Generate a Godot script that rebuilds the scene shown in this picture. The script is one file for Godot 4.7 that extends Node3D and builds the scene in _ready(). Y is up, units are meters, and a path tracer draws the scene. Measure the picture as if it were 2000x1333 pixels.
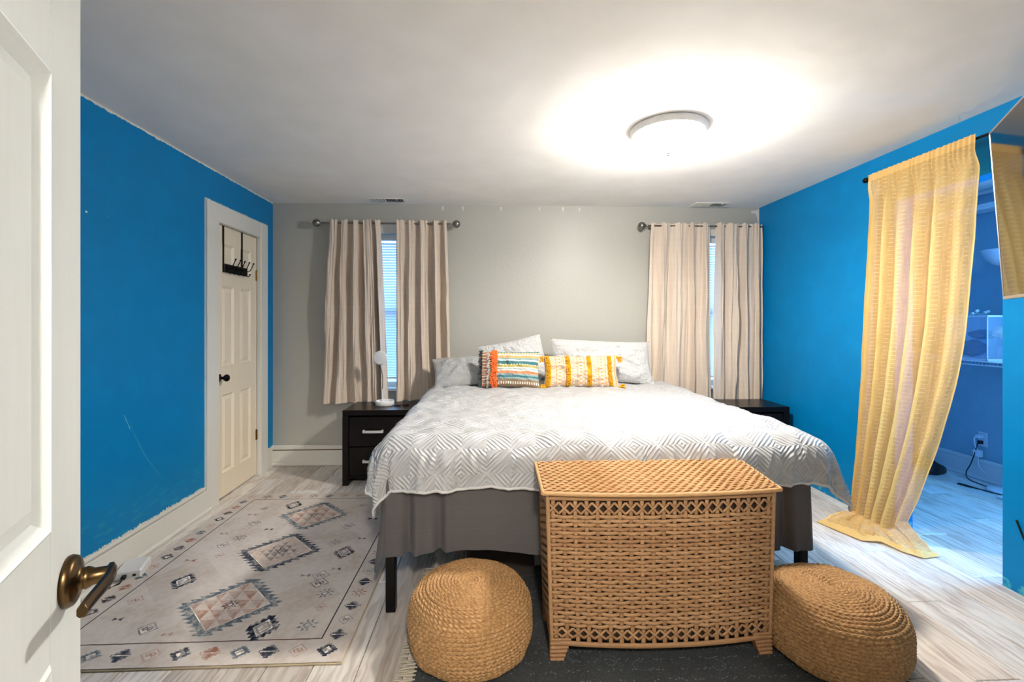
extends Node3D
# Bedroom. x right, y up, -z towards the back wall; the lens stands in the doorway of the front wall.

const CEIL := 2.44
const BACK := -4.31
const RIGHT := 2.58
const LEFT_TURN := 0.025          # the left wall runs slightly out of square
const LEFT_START := -1.931

var taken := {}
var mats := {}
var rng := RandomNumberGenerator.new()
var noise_a := FastNoiseLite.new()

# ------------------------------------------------------------------ helpers
func numbered(called: String) -> String:
	if not taken.has(called):
		taken[called] = 0
		return called
	taken[called] += 1
	return "%s_%03d" % [called, taken[called]]

func tag(o: Node3D, label: String, category: String, group := "", kind := "") -> void:
	o.set_meta("label", label)
	o.set_meta("category", category)
	if group != "":
		o.set_meta("group", group)
	if kind != "":
		o.set_meta("kind", kind)

func thing(called: String, label: String, category: String, at := Vector3.ZERO, turn := 0.0, group := "", kind := "") -> Node3D:
	var o := Node3D.new()
	o.name = numbered(called)
	add_child(o)
	o.position = at
	o.rotation.y = turn
	tag(o, label, category, group, kind)
	return o

func obj(called: String, m: Mesh, mat: Material, parent: Node3D = null, at := Vector3.ZERO) -> MeshInstance3D:
	var o := MeshInstance3D.new()
	o.mesh = m
	o.material_override = mat
	o.cast_shadow = GeometryInstance3D.SHADOW_CASTING_SETTING_ON
	if parent == null:
		o.name = numbered(called)
		add_child(o)
	else:
		o.name = called
		parent.add_child(o, true)
	o.position = at
	return o

func new_st() -> SurfaceTool:
	var st := SurfaceTool.new()
	st.begin(Mesh.PRIMITIVE_TRIANGLES)
	return st

func done(st: SurfaceTool) -> ArrayMesh:
	st.generate_normals()
	return st.commit()

func tri(st: SurfaceTool, a: Vector3, b: Vector3, c: Vector3, smooth := false) -> void:
	st.set_smooth_group(0 if smooth else -1)
	st.add_vertex(a)
	st.add_vertex(b)
	st.add_vertex(c)

# quad whose corners run clockwise seen from the front
func quad(st: SurfaceTool, a: Vector3, b: Vector3, c: Vector3, d: Vector3, smooth := false) -> void:
	tri(st, a, b, c, smooth)
	tri(st, a, c, d, smooth)

# box with chamfered edges between two corners
func box(st: SurfaceTool, lo: Vector3, hi: Vector3, bev := 0.0, t := Transform3D()) -> void:
	var c := (lo + hi) / 2.0
	var h := (hi - lo) / 2.0
	var b := minf(bev, minf(h.x, minf(h.y, h.z)) * 0.98)
	if b <= 0.0:
		var p := []
		for i in 8:
			p.append(t * (c + Vector3(h.x if i & 1 else -h.x, h.y if i & 2 else -h.y, h.z if i & 4 else -h.z)))
		quad(st, p[4], p[6], p[7], p[5])
		quad(st, p[1], p[3], p[2], p[0])
		quad(st, p[5], p[7], p[3], p[1])
		quad(st, p[0], p[2], p[6], p[4])
		quad(st, p[6], p[2], p[3], p[7])
		quad(st, p[0], p[4], p[5], p[1])
		return
	var inner := h - Vector3.ONE * b
	# vertex on face axis k at corner s
	var v := func(s: Vector3, k: int) -> Vector3:
		var e := inner
		e[k] = h[k]
		return t * (c + Vector3(s.x * e.x, s.y * e.y, s.z * e.z))
	for k in 3:
		var i := (k + 1) % 3
		var j := (k + 2) % 3
		for sg in [-1.0, 1.0]:
			var q := []
			for w in [[-1.0, -1.0], [1.0, -1.0], [1.0, 1.0], [-1.0, 1.0]]:
				var s := Vector3.ZERO
				s[k] = sg
				s[i] = w[0]
				s[j] = w[1]
				q.append(v.call(s, k))
			if sg > 0:
				quad(st, q[3], q[2], q[1], q[0])
			else:
				quad(st, q[0], q[1], q[2], q[3])
	for k in 3:
		var i := (k + 1) % 3
		var j := (k + 2) % 3
		for a in [-1.0, 1.0]:
			for d in [-1.0, 1.0]:
				var s0 := Vector3.ZERO
				s0[k] = -1.0
				s0[i] = a
				s0[j] = d
				var s1 := s0
				s1[k] = 1.0
				var q := [v.call(s0, i), v.call(s1, i), v.call(s1, j), v.call(s0, j)]
				if a * d > 0:
					quad(st, q[0], q[1], q[2], q[3])
				else:
					quad(st, q[3], q[2], q[1], q[0])
	for n in 8:
		var s := Vector3(1.0 if n & 1 else -1.0, 1.0 if n & 2 else -1.0, 1.0 if n & 4 else -1.0)
		var a: Vector3 = v.call(s, 0)
		var e: Vector3 = v.call(s, 1)
		var f: Vector3 = v.call(s, 2)
		if s.x * s.y * s.z > 0:
			tri(st, a, f, e)
		else:
			tri(st, a, e, f)

func box_mesh(lo: Vector3, hi: Vector3, bev := 0.0) -> ArrayMesh:
	var st := new_st()
	box(st, lo, hi, bev)
	return done(st)

# tube along points; radius may be a number or an array
func tube(st: SurfaceTool, pts: Array, radius, seg := 8, caps := true, flat := 1.0) -> void:
	var rings := []
	var up := Vector3.UP
	for i in pts.size():
		var d: Vector3 = (pts[mini(i + 1, pts.size() - 1)] - pts[maxi(i - 1, 0)]).normalized()
		if absf(d.dot(up)) > 0.95:
			up = Vector3.RIGHT if absf(d.x) < 0.8 else Vector3.FORWARD
		var x := d.cross(up).normalized()
		var y := x.cross(d).normalized()
		up = y
		var r: float = radius[i] if radius is Array else radius
		var ring := []
		for k in seg:
			var a := TAU * k / seg
			ring.append(pts[i] + x * cos(a) * r + y * sin(a) * r * flat)
		rings.append(ring)
	for i in rings.size() - 1:
		for k in seg:
			var n := (k + 1) % seg
			quad(st, rings[i][k], rings[i + 1][k], rings[i + 1][n], rings[i][n], true)
	if caps:
		for e in [0, rings.size() - 1]:
			for k in range(1, seg - 1):
				if e == 0:
					tri(st, rings[e][0], rings[e][k], rings[e][k + 1])
				else:
					tri(st, rings[e][0], rings[e][k + 1], rings[e][k])

func tube_mesh(pts: Array, radius, seg := 8) -> ArrayMesh:
	var st := new_st()
	tube(st, pts, radius, seg)
	return done(st)

# profile of Vector2(radius, y) turned round the y axis of t
func lathe(st: SurfaceTool, profile: Array, seg := 24, t := Transform3D()) -> void:
	for i in profile.size() - 1:
		var a: Vector2 = profile[i]
		var b: Vector2 = profile[i + 1]
		for k in seg:
			var p := TAU * k / seg
			var q := TAU * (k + 1) / seg
			var a0 := t * Vector3(a.x * cos(p), a.y, a.x * sin(p))
			var a1 := t * Vector3(a.x * cos(q), a.y, a.x * sin(q))
			var b0 := t * Vector3(b.x * cos(p), b.y, b.x * sin(p))
			var b1 := t * Vector3(b.x * cos(q), b.y, b.x * sin(q))
			if a.x > 1e-5:
				tri(st, a0, a1, b1, true)
			if b.x > 1e-5:
				tri(st, a0, b1, b0, true)

func lathe_mesh(profile: Array, seg := 24, t := Transform3D()) -> ArrayMesh:
	var st := new_st()
	lathe(st, profile, seg, t)
	return done(st)

# smooth sheet from a function of (i, j) -> Vector3; uv from fu * (u, v)
func sheet(nu: int, nv: int, f: Callable, uv_scale := Vector2.ONE, wrap_u := false, flip := false) -> ArrayMesh:
	var p := PackedVector3Array()
	var uv := PackedVector2Array()
	p.resize((nu + 1) * (nv + 1))
	uv.resize(p.size())
	for j in nv + 1:
		for i in nu + 1:
			var k := j * (nu + 1) + i
			p[k] = f.call(float(i) / nu, float(j) / nv)
			uv[k] = Vector2(float(i) / nu, float(j) / nv) * uv_scale
	return sheet_from(nu, nv, p, uv, wrap_u, flip)

func sheet_from(nu: int, nv: int, p: PackedVector3Array, uv: PackedVector2Array, wrap_u := false, flip := false) -> ArrayMesh:
	var n := PackedVector3Array()
	n.resize(p.size())
	var w := nu + 1
	for j in nv + 1:
		var ja := maxi(j - 1, 0) * w
		var jb := mini(j + 1, nv) * w
		for i in w:
			var ia := i - 1
			var ib := i + 1
			if wrap_u:
				ia = nu - 1 if i == 0 else ia
				ib = 1 if i == nu else ib
			else:
				ia = maxi(ia, 0)
				ib = mini(ib, nu)
			var c := (p[j * w + ib] - p[j * w + ia]).cross(p[jb + i] - p[ja + i])
			n[j * w + i] = (-c if flip else c).normalized()
	var idx := PackedInt32Array()
	idx.resize(nu * nv * 6)
	var at := 0
	for j in nv:
		for i in nu:
			var a := j * w + i
			var q := [a, a + w, a + 1, a + 1, a + w, a + w + 1] if not flip else [a, a + 1, a + w, a + 1, a + w + 1, a + w]
			# front faces are clockwise: opposite to the cross product
			for k in [0, 1, 2, 3, 4, 5]:
				idx[at + k] = q[k]
			at += 6
	var arr := []
	arr.resize(Mesh.ARRAY_MAX)
	arr[Mesh.ARRAY_VERTEX] = p
	arr[Mesh.ARRAY_NORMAL] = n
	arr[Mesh.ARRAY_TEX_UV] = uv
	arr[Mesh.ARRAY_INDEX] = idx
	var m := ArrayMesh.new()
	m.add_surface_from_arrays(Mesh.PRIMITIVE_TRIANGLES, arr)
	return m

func mat(called: String, c: Color, rough := 0.6, metal := 0.0, spec := 0.5) -> StandardMaterial3D:
	if mats.has(called):
		return mats[called]
	var m := StandardMaterial3D.new()
	m.resource_name = called
	m.albedo_color = c
	m.roughness = rough
	m.metallic = metal
	m.metallic_specular = spec
	mats[called] = m
	return m

func noise_image(w: int, h: int, freq: float, octaves: int, sd: int) -> Image:
	var n := FastNoiseLite.new()
	n.seed = sd
	n.noise_type = FastNoiseLite.TYPE_SIMPLEX_SMOOTH
	n.frequency = freq
	n.fractal_octaves = octaves
	return n.get_seamless_image(w, h)

# triplanar tint texture between two colours
func tint_tex(w: int, h: int, freq: float, octaves: int, sd: int, a: Color, b: Color, contrast := 1.0) -> ImageTexture:
	var src := noise_image(w, h, freq, octaves, sd)
	var im := Image.create(w, h, false, Image.FORMAT_RGB8)
	for y in h:
		for x in w:
			var v := clampf((src.get_pixel(x, y).r - 0.5) * contrast + 0.5, 0.0, 1.0)
			im.set_pixel(x, y, a.lerp(b, v))
	return ImageTexture.create_from_image(im)

func tex_of(im: Image) -> ImageTexture:
	return ImageTexture.create_from_image(im)

func triplanar(m: StandardMaterial3D, scale: Vector3, world := false) -> void:
	m.uv1_triplanar = true
	m.uv1_world_triplanar = world
	m.uv1_scale = scale
	m.uv1_triplanar_sharpness = 4.0

# a point on the left wall: s metres from the front, height y, off metres into the room
func on_left(s: float, y: float, off := 0.0) -> Vector3:
	var a := atan(LEFT_TURN)
	return Vector3(LEFT_START, 0, 0) + Vector3(-sin(a), 0, -cos(a)) * s + Vector3(cos(a), 0, -sin(a)) * off + Vector3(0, y, 0)

# ------------------------------------------------------------------ light and lens
func lens_and_light() -> void:
	var cam := Camera3D.new()
	cam.name = "camera"
	add_child(cam)
	cam.position = Vector3(0, 1.336, 0)
	cam.rotation.y = -deg_to_rad(2.4)
	cam.projection = Camera3D.PROJECTION_FRUSTUM
	cam.near = 0.05
	cam.far = 100.0
	cam.size = 0.05 * 1333.0 / 889.0
	cam.frustum_offset = Vector2(0, -0.05 * 37.5 / 889.0)
	cam.current = true

	var sky_mat := ProceduralSkyMaterial.new()
	sky_mat.sky_top_color = Color(0.46, 0.72, 1.0)
	sky_mat.sky_horizon_color = Color(0.58, 0.80, 1.0)
	sky_mat.ground_bottom_color = Color(0.30, 0.40, 0.52)
	sky_mat.ground_horizon_color = Color(0.42, 0.56, 0.74)
	sky_mat.sky_curve = 0.2
	var sky := Sky.new()
	sky.sky_material = sky_mat
	var env := Environment.new()
	env.background_mode = Environment.BG_SKY
	env.sky = sky
	env.background_energy_multiplier = 6.2
	env.tonemap_mode = Environment.TONE_MAPPER_LINEAR
	env.tonemap_exposure = 1.9
	env.sdfgi_enabled = true
	env.ssao_enabled = true
	env.ssil_enabled = true
	var we := WorldEnvironment.new()
	we.name = "environment"
	we.environment = env
	add_child(we)
	# daylight coming in through the closet window, as large as its panes
	var day := AreaLight3D.new()
	day.name = "closet_window_daylight"
	add_child(day)
	day.position = Vector3(4.10, 1.43, -2.0)
	day.rotation.y = PI / 2          # shines towards -x
	day.area_size = Vector2(1.0, 1.25)
	day.light_color = Color(0.42, 0.74, 1.0)
	day.light_energy = 5.4
	day.shadow_enabled = true

# ------------------------------------------------------------------ surfaces
func wall_paint(called: String, wide: float, base: Color, sd: int, ragged: bool, scratch: bool, door := Vector2(-1, -1)) -> StandardMaterial3D:
	var w := 1400
	var h := 776
	var n1 := noise_image(512, 512, 0.012, 3, sd)
	var n2 := noise_image(512, 512, 0.05, 3, sd + 1)
	var ns := FastNoiseLite.new()
	ns.seed = sd + 5
	ns.frequency = 0.02
	ns.fractal_octaves = 4
	var im := Image.create(w, h, false, Image.FORMAT_RGB8)
	var primer := Color(0.84, 0.82, 0.78)
	var fresh := Color(0.04, 0.52, 0.66)
	for x in w:
		var s := float(x) / w * wide
		var edge := 0.188 + 0.010 * ns.get_noise_1d(x * 1.6) + 0.012 * ns.get_noise_1d(x * 9.0)
		var door_e := 0.004 + 0.010 * absf(ns.get_noise_1d(x * 3.0 + 900.0))
		for y in h:
			var hy := (1.0 - float(y) / h) * CEIL
			var a := n1.get_pixel(x % 512, y % 512).r
			var b := n2.get_pixel((x * 2) % 512, (y / 2) % 512).r
			var c := base.lerp(base * Color(1.0, 1.06, 1.05), clampf((a - 0.4) * 1.2, 0.0, 1.0))
			if b > 0.72:
				c = c.lerp(fresh, (b - 0.72) * 0.9)
			if ragged:
				if hy < edge:
					c = primer
				elif hy < 0.36:
					# brushed lighter touch-up strokes along the skirting
					var k := ns.get_noise_2d(x * 0.9 + y * 1.3, y * 5.0 + 77.0)
					if k > 0.16:
						c = c.lerp(fresh.lightened(0.12), clampf((k - 0.16) * 2.2, 0.0, 0.6))
				if hy > CEIL - 0.008 - 0.01 * absf(ns.get_noise_1d(x * 2.2 + 300.0)):
					c = primer
				if door.x > 0 and s > door.x - door_e and s < door.y + door_e and hy < 2.205 + door_e:
					c = primer
			else:
				if hy < 0.05:
					var k := ns.get_noise_2d(x * 2.0, y * 2.0)
					if k > 0.05:
						c = c.lerp(Color(0.45, 0.75, 0.78), clampf(k * 2.5, 0.0, 0.8))
			im.set_pixel(x, y, c)
	var r := RandomNumberGenerator.new()
	r.seed = sd
	for i in 70:
		var x := r.randi_range(2, w - 4)
		var y := r.randi_range(20, h - 80)
		im.fill_rect(Rect2i(x, y, 1 + (i % 3) / 2, 1 + (i % 4) / 3), Color(0.35, 0.66, 0.78))
	if scratch:
		# long curved scrape
		for i in 260:
			var f := i / 259.0
			var s := 2.585 + 0.30 * f - 0.05 * sin(f * 2.6)
			var hy := 0.80 - 0.42 * f
			var px := int(s / wide * w)
			var py := int((1.0 - hy / CEIL) * h)
			var wid := 1 + int(3.0 * sin(PI * clampf((f - 0.1) / 0.9, 0, 1)))
			im.fill_rect(Rect2i(px, py, wid, 1), base.lerp(Color(0.35, 0.62, 0.75), 0.55 if i % 5 else 0.3))
		for i in 40:
			im.fill_rect(Rect2i(int(2.55 / wide * w + i * 0.35), int((1.0 - (0.83 - i * 0.0022) / CEIL) * h), 1, 1), Color(0.55, 0.75, 0.82))
		im.fill_rect(Rect2i(int(2.31 / wide * w), int((1.0 - 1.88 / CEIL) * h), 4, 3), Color(0.8, 0.88, 0.9))
	var m := mat(called, Color.WHITE, 0.42, 0.0, 0.3)
	m.albedo_texture = tex_of(im)
	triplanar(m, Vector3(1.0, 1.0 / CEIL, 1.0 / wide))
	m.heightmap_enabled = true
	m.heightmap_texture = tex_of(noise_image(512, 512, 0.09, 2, 99))
	m.heightmap_scale = 0.05
	return m

func materials() -> void:
	var c := mat("ceiling_paint", Color(0.97, 0.955, 0.935), 0.9)
	c.albedo_texture = tint_tex(256, 256, 0.02, 3, 3, Color(0.97, 0.97, 0.965), Color.WHITE)
	triplanar(c, Vector3.ONE * 0.5, true)
	c.heightmap_enabled = true
	c.heightmap_texture = tex_of(noise_image(256, 256, 0.02, 4, 8))
	c.heightmap_scale = 0.25
	var g := mat("grey_paint", Color(0.695, 0.69, 0.66), 0.42)
	g.heightmap_enabled = true
	g.heightmap_texture = tex_of(noise_image(512, 512, 0.06, 3, 12))
	g.heightmap_scale = 0.06
	triplanar(g, Vector3.ONE * 0.8, true)
	var cl := mat("closet_paint", Color(0.56, 0.71, 0.75), 0.6)
	cl.albedo_texture = tint_tex(256, 256, 0.03, 3, 21, Color(0.94, 0.94, 0.95), Color.WHITE)
	triplanar(cl, Vector3.ONE * 0.7, true)
	mat("white_trim", Color(0.86, 0.85, 0.82), 0.38)
	var ed := mat("white_door", Color(0.865, 0.88, 0.87), 0.42)
	var grain := tint_tex(256, 256, 0.02, 3, 31, Color(0.985, 0.985, 0.98), Color.WHITE)
	ed.albedo_texture = grain
	triplanar(ed, Vector3(9, 0.8, 9))
	ed.heightmap_enabled = true
	ed.heightmap_texture = tex_of(noise_image(256, 256, 0.03, 3, 44))
	ed.heightmap_scale = 0.012
	var cd := mat("cream_door", Color(0.93, 0.875, 0.785), 0.42)
	cd.albedo_texture = grain
	triplanar(cd, Vector3(7, 0.8, 7))
	mat("subfloor", Color(0.16, 0.13, 0.11), 0.9)
	mat("black_metal", Color(0.035, 0.033, 0.033), 0.4, 0.6)
	mat("black_plastic", Color(0.03, 0.03, 0.032), 0.45)
	mat("white_plastic", Color(0.86, 0.86, 0.86), 0.35)
	mat("white_wire", Color(0.85, 0.86, 0.87), 0.4)
	mat("chrome", Color(0.80, 0.79, 0.77), 0.22, 1.0)
	mat("nickel", Color(0.55, 0.53, 0.50), 0.3, 1.0)
	mat("bronze", Color(0.33, 0.26, 0.17), 0.3, 1.0)
	mat("dark_bronze", Color(0.06, 0.045, 0.04), 0.25, 0.8)
	mat("brass", Color(0.62, 0.50, 0.28), 0.35, 1.0)
	var gl := mat("window_glass", Color(0.9, 0.95, 1.0, 0.06), 0.02)
	gl.transparency = BaseMaterial3D.TRANSPARENCY_ALPHA
	var sl := mat("blind_slat_vinyl", Color(0.90, 0.91, 0.93), 0.5)
	sl.backlight_enabled = true
	sl.backlight = Color(0.62, 0.64, 0.68)
	# espresso wood with scuffs
	var es := mat("espresso_wood", Color(0.085, 0.060, 0.056), 0.3, 0.0, 0.35)
	es.albedo_texture = tint_tex(256, 256, 0.03, 4, 51, Color(0.75, 0.72, 0.72), Color.WHITE)
	triplanar(es, Vector3(1.2, 1.2, 12))
	# beige linen
	var li := mat("beige_linen", Color(0.865, 0.80, 0.735), 0.9)
	var weave := Image.create(128, 128, false, Image.FORMAT_RGB8)
	rng.seed = 77
	for y in 128:
		var ry := rng.randf_range(0.965, 1.0)
		for x in 128:
			var v := ry * (0.965 + 0.035 * noise_a.get_noise_2d(x * 14.0, y * 3.0))
			weave.set_pixel(x, y, Color(v, v, v))
	li.albedo_texture = tex_of(weave)
	triplanar(li, Vector3.ONE * 9.0)
	li.backlight_enabled = true
	li.backlight = Color(0.14, 0.12, 0.11)
	li.rim_enabled = true
	li.rim = 0.2
	var sk := mat("grey_skirt", Color(0.355, 0.34, 0.34), 0.85)
	sk.albedo_texture = tex_of(weave)
	triplanar(sk, Vector3.ONE * 6.0)
	sk.rim_enabled = true
	sk.rim = 0.25
	var wp := mat("white_cotton", Color(0.80, 0.798, 0.795), 0.85)
	wp.albedo_texture = tex_of(weave)
	triplanar(wp, Vector3.ONE * 6.0)
	wp.heightmap_enabled = true
	wp.heightmap_texture = tex_of(noise_image(256, 256, 0.02, 3, 61))
	wp.heightmap_scale = 0.8
	# paper cord of the hamper
	for i in 3:
		var pc := mat("paper_cord_%d" % i, [Color(0.70, 0.535, 0.37), Color(0.67, 0.50, 0.34), Color(0.73, 0.565, 0.40)][i], 0.6)
		pc.albedo_texture = tint_tex(128, 128, 0.05, 3, 70 + i, Color(0.82, 0.80, 0.78), Color.WHITE)
		triplanar(pc, Vector3(5, 30, 5))
	for i in 3:
		var pc := mat("straw_cord_%d" % i, [Color(0.80, 0.61, 0.40), Color(0.83, 0.655, 0.445), Color(0.76, 0.57, 0.36)][i], 0.6)
		pc.albedo_texture = tint_tex(128, 128, 0.05, 3, 80 + i, Color(0.82, 0.80, 0.78), Color.WHITE)
		triplanar(pc, Vector3(6, 20, 30))
	var ju := mat("jute", Color(0.77, 0.605, 0.405), 0.75)
	ju.albedo_texture = tint_tex(256, 256, 0.06, 4, 91, Color(0.74, 0.69, 0.63), Color(1, 1, 1), 1.4)
	triplanar(ju, Vector3.ONE * 4.0)

# ------------------------------------------------------------------ room shell
func plank_mats() -> Array:
	var w := 256
	var h := 1024
	var fine := FastNoiseLite.new()
	fine.seed = 5
	fine.frequency = 1.0
	fine.fractal_octaves = 3
	var im := Image.create(w, h, false, Image.FORMAT_RGB8)
	var coarse := noise_image(256, 256, 0.02, 3, 17)
	for y in h:
		var ty := y / float(h) * TAU
		for x in w:
			var tx := x / float(w) * TAU
			# seamless: walk on a torus
			var wob := coarse.get_pixel(x, y / 4).r - 0.5
			var f := fine.get_noise_3d(cos(tx) * 3.6 + wob * 2.4, sin(tx) * 3.6, cos(ty) * 0.55 + 3.0 * sin(ty) * 0.2)
			var f2 := fine.get_noise_3d(cos(tx) * 15.0, sin(tx) * 15.0 + 40.0, ty * 0.0 + cos(ty) * 1.6 + sin(ty) * 1.1)
			var v := clampf(0.55 + f * 0.40 + f2 * 0.07 + wob * 0.45, 0.0, 1.0)
			var c := Color(0.72, 0.665, 0.62).lerp(Color(0.92, 0.90, 0.87), smoothstep(0.1, 0.75, v))
			im.set_pixel(x, y, c)
	var t := tex_of(im)
	var out := []
	var tints := [Color(1, 1, 1), Color(0.93, 0.92, 0.91), Color(1.0, 0.97, 0.94), Color(0.87, 0.85, 0.835), Color(0.96, 0.96, 0.975)]
	for i in 5:
		var m := mat("plank_%d" % i, tints[i], 0.38)
		m.albedo_texture = t
		m.uv1_triplanar = true
		m.uv1_world_triplanar = true
		m.uv1_triplanar_sharpness = 8.0
		m.uv1_scale = Vector3(1.9, 1.0, 0.55)
		m.uv1_offset = Vector3(0.37 * i, 0, 0.21 * i)
		out.append(m)
	return out

func build_floor() -> void:
	var fl := thing("floor", "light greyish oak plank floor running towards the back wall", "floor", Vector3.ZERO, 0.0, "", "structure")
	obj("subfloor", box_mesh(Vector3(-2.3, -0.12, -4.45), Vector3(4.3, -0.0115, 1.5)), mats["subfloor"], fl)
	var pm := plank_mats()
	var r := RandomNumberGenerator.new()
	r.seed = 4
	var pw := 0.178
	var shapes := {}
	var x := -2.12
	var col := 0
	while x < 4.12:
		var z := 1.4 - fmod(col * 0.47, 1.22)
		var first := true
		while z > -4.30:
			var z1 := maxf(z - 1.22, -4.305)
			if first:
				first = false
				var zz := 1.4
				if zz - z > 0.05:
					_plank(fl, shapes, x, z + 0.0006, zz, pw, pm[r.randi() % 5])
			if z - z1 > 0.03:
				_plank(fl, shapes, x, z1, z, pw, pm[r.randi() % 5])
			z = z1
		x += pw
		col += 1

func _plank(fl: Node3D, shapes: Dictionary, x: float, z0: float, z1: float, pw: float, m: Material) -> void:
	var length := snappedf(z1 - z0, 0.002)
	if not shapes.has(length):
		shapes[length] = box_mesh(Vector3(-pw / 2 + 0.0014, -0.0115, -length / 2 + 0.0014), Vector3(pw / 2 - 0.0014, 0, length / 2 - 0.0014), 0.0022)
	obj("plank", shapes[length], m, fl, Vector3(x + pw / 2, 0, (z0 + z1) / 2))

func build_shell() -> void:
	build_floor()
	var blue := Color(0.0, 0.475, 0.705)
	# ceiling
	var ce := obj("ceiling", box_mesh(Vector3(-2.3, CEIL, -4.45), Vector3(4.3, CEIL + 0.12, 1.5)), mats["ceiling_paint"])
	tag(ce, "off white painted ceiling over the bedroom", "ceiling", "", "structure")
	# left wall, with the opening for the cupboard door
	var lp := wall_paint("blue_left", 4.5, blue, 200, true, true, Vector2(3.27, 4.18))
	var st := new_st()
	box(st, Vector3(-0.12, 0, -3.40), Vector3(0, CEIL, 0.10))
	box(st, Vector3(-0.12, 2.075, -4.06), Vector3(0, CEIL, -3.40))
	box(st, Vector3(-0.12, 0, -4.40), Vector3(0, CEIL, -4.06))
	box(st, Vector3(-0.14, 0, -4.2), Vector3(-0.12, CEIL, -3.2))
	var wl := obj("wall_left", done(st), lp)
	wl.position = on_left(0, 0)
	wl.rotation.y = atan(LEFT_TURN)
	tag(wl, "deep blue painted wall with ragged white paint edge and a long scrape", "wall", "", "structure")
	# back wall with two windows
	st = new_st()
	var zf := BACK
	var zb := BACK - 0.14
	var win := [Vector2(-1.27, -0.57), Vector2(1.68, 2.38)]
	var y0 := 0.72
	var y1 := 2.16
	box(st, Vector3(-2.3, 0, zb), Vector3(4.3, y0, zf))
	box(st, Vector3(-2.3, y1, zb), Vector3(4.3, CEIL, zf))
	box(st, Vector3(-2.3, y0, zb), Vector3(win[0].x, y1, zf))
	box(st, Vector3(win[0].y, y0, zb), Vector3(win[1].x, y1, zf))
	box(st, Vector3(win[1].y, y0, zb), Vector3(4.3, y1, zf))
	var wb := thing("wall_back", "pale warm grey wall behind the bed between two curtained windows", "wall", Vector3.ZERO, 0.0, "", "structure")
	obj("wall_face", done(st), mats["grey_paint"], wb)
	# unpainted primer patch in the corner by the blue wall
	st = new_st()
	var ring := [Vector2(2.50, 2.41), Vector2(2.565, 2.42), Vector2(2.578, 2.44), Vector2(2.578, 2.20), Vector2(2.567, 2.25), Vector2(2.562, 2.33), Vector2(2.548, 2.375), Vector2(2.53, 2.39), Vector2(2.50, 2.385)]
	var flat := PackedVector2Array(ring)
	var cut := Geometry2D.triangulate_polygon(flat)
	for i in range(0, cut.size(), 3):
		tri(st, Vector3(flat[cut[i]].x, flat[cut[i]].y, zf + 0.002), Vector3(flat[cut[i + 1]].x, flat[cut[i + 1]].y, zf + 0.002), Vector3(flat[cut[i + 2]].x, flat[cut[i + 2]].y, zf + 0.002))
	obj("primer_patch", done(st), mat("primer", Color(0.86, 0.85, 0.83), 0.7), wb)
	# right wall with the closet opening
	var rp := wall_paint("blue_right", 4.5, Color(0.0, 0.485, 0.725), 300, false, false)
	st = new_st()
	box(st, Vector3(0, 0, -4.31), Vector3(0.12, CEIL, -2.82))
	box(st, Vector3(0, 2.11, -2.82), Vector3(0.12, CEIL, -2.20))
	box(st, Vector3(0, 0, -2.20), Vector3(0.12, CEIL, 0.07))
	var wr := obj("wall_right", done(st), rp, null, Vector3(RIGHT, 0, 0))
	tag(wr, "blue painted wall with the closet opening and the television", "wall", "", "structure")
	# front wall round the doorway in which the lens stands
	st = new_st()
	box(st, Vector3(-2.2, 0, -0.05), Vector3(-0.31, CEIL, 0.07))
	box(st, Vector3(0.50, 0, -0.05), Vector3(2.7, CEIL, 0.07))
	box(st, Vector3(-0.31, 2.08, -0.05), Vector3(0.50, CEIL, 0.07))
	var wf := obj("wall_front", done(st), mats["grey_paint"])
	tag(wf, "pale grey wall with the entrance doorway", "wall", "", "structure")
	# hallway behind
	st = new_st()
	box(st, Vector3(-1.3, 0, 0.07), Vector3(-1.2, CEIL, 1.5))
	box(st, Vector3(1.4, 0, 0.07), Vector3(1.5, CEIL, 1.5))
	box(st, Vector3(-1.3, 0, 1.4), Vector3(1.5, CEIL, 1.5))
	var wh := obj("wall_hall", done(st), mats["grey_paint"])
	tag(wh, "pale grey hallway wall outside the entrance doorway", "wall", "", "structure")
	# closet walls with the daylight window
	st = new_st()
	box(st, Vector3(4.13, 0, -4.31), Vector3(4.25, CEIL, -2.55))
	box(st, Vector3(4.13, 0, -2.55), Vector3(4.25, 0.75, -1.45))
	box(st, Vector3(4.13, 2.10, -2.55), Vector3(4.25, CEIL, -1.45))
	box(st, Vector3(4.13, 0, -1.45), Vector3(4.25, CEIL, -0.75))
	box(st, Vector3(2.70, 0, -0.75), Vector3(4.25, CEIL, -0.65))
	var wc := obj("wall_closet", done(st), mats["closet_paint"])
	tag(wc, "slate grey wall inside the closet seen through the opening", "wall", "", "structure")
	window_unit(3, Vector3(4.13, 0, 0), Vector2(-2.55, -1.45), 0.75, 2.10, true)
	# skirting boards
	st = new_st()
	skirting(st, 0.0, 3.30, 0.160)
	var bl := obj("baseboard_left", done(st), mats["white_trim"])
	bl.position = on_left(0, 0)
	bl.rotation.y = atan(LEFT_TURN)
	tag(bl, "tall white baseboard under the deep blue wall", "baseboard", "", "structure")
	var bb := thing("baseboard_back", "tall white baseboard with a thin red line under the grey wall", "baseboard", Vector3.ZERO, 0.0, "", "structure")
	st = new_st()
	box(st, Vector3(-2.05, 0, BACK), Vector3(2.58, 0.145, BACK + 0.016), 0.003)
	box(st, Vector3(-2.05, 0.152, BACK), Vector3(2.58, 0.192, BACK + 0.024), 0.006)
	box(st, Vector3(-2.05, 0, BACK), Vector3(2.58, 0.030, BACK + 0.028), 0.008)
	obj("board", done(st), mats["white_trim"], bb)
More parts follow.
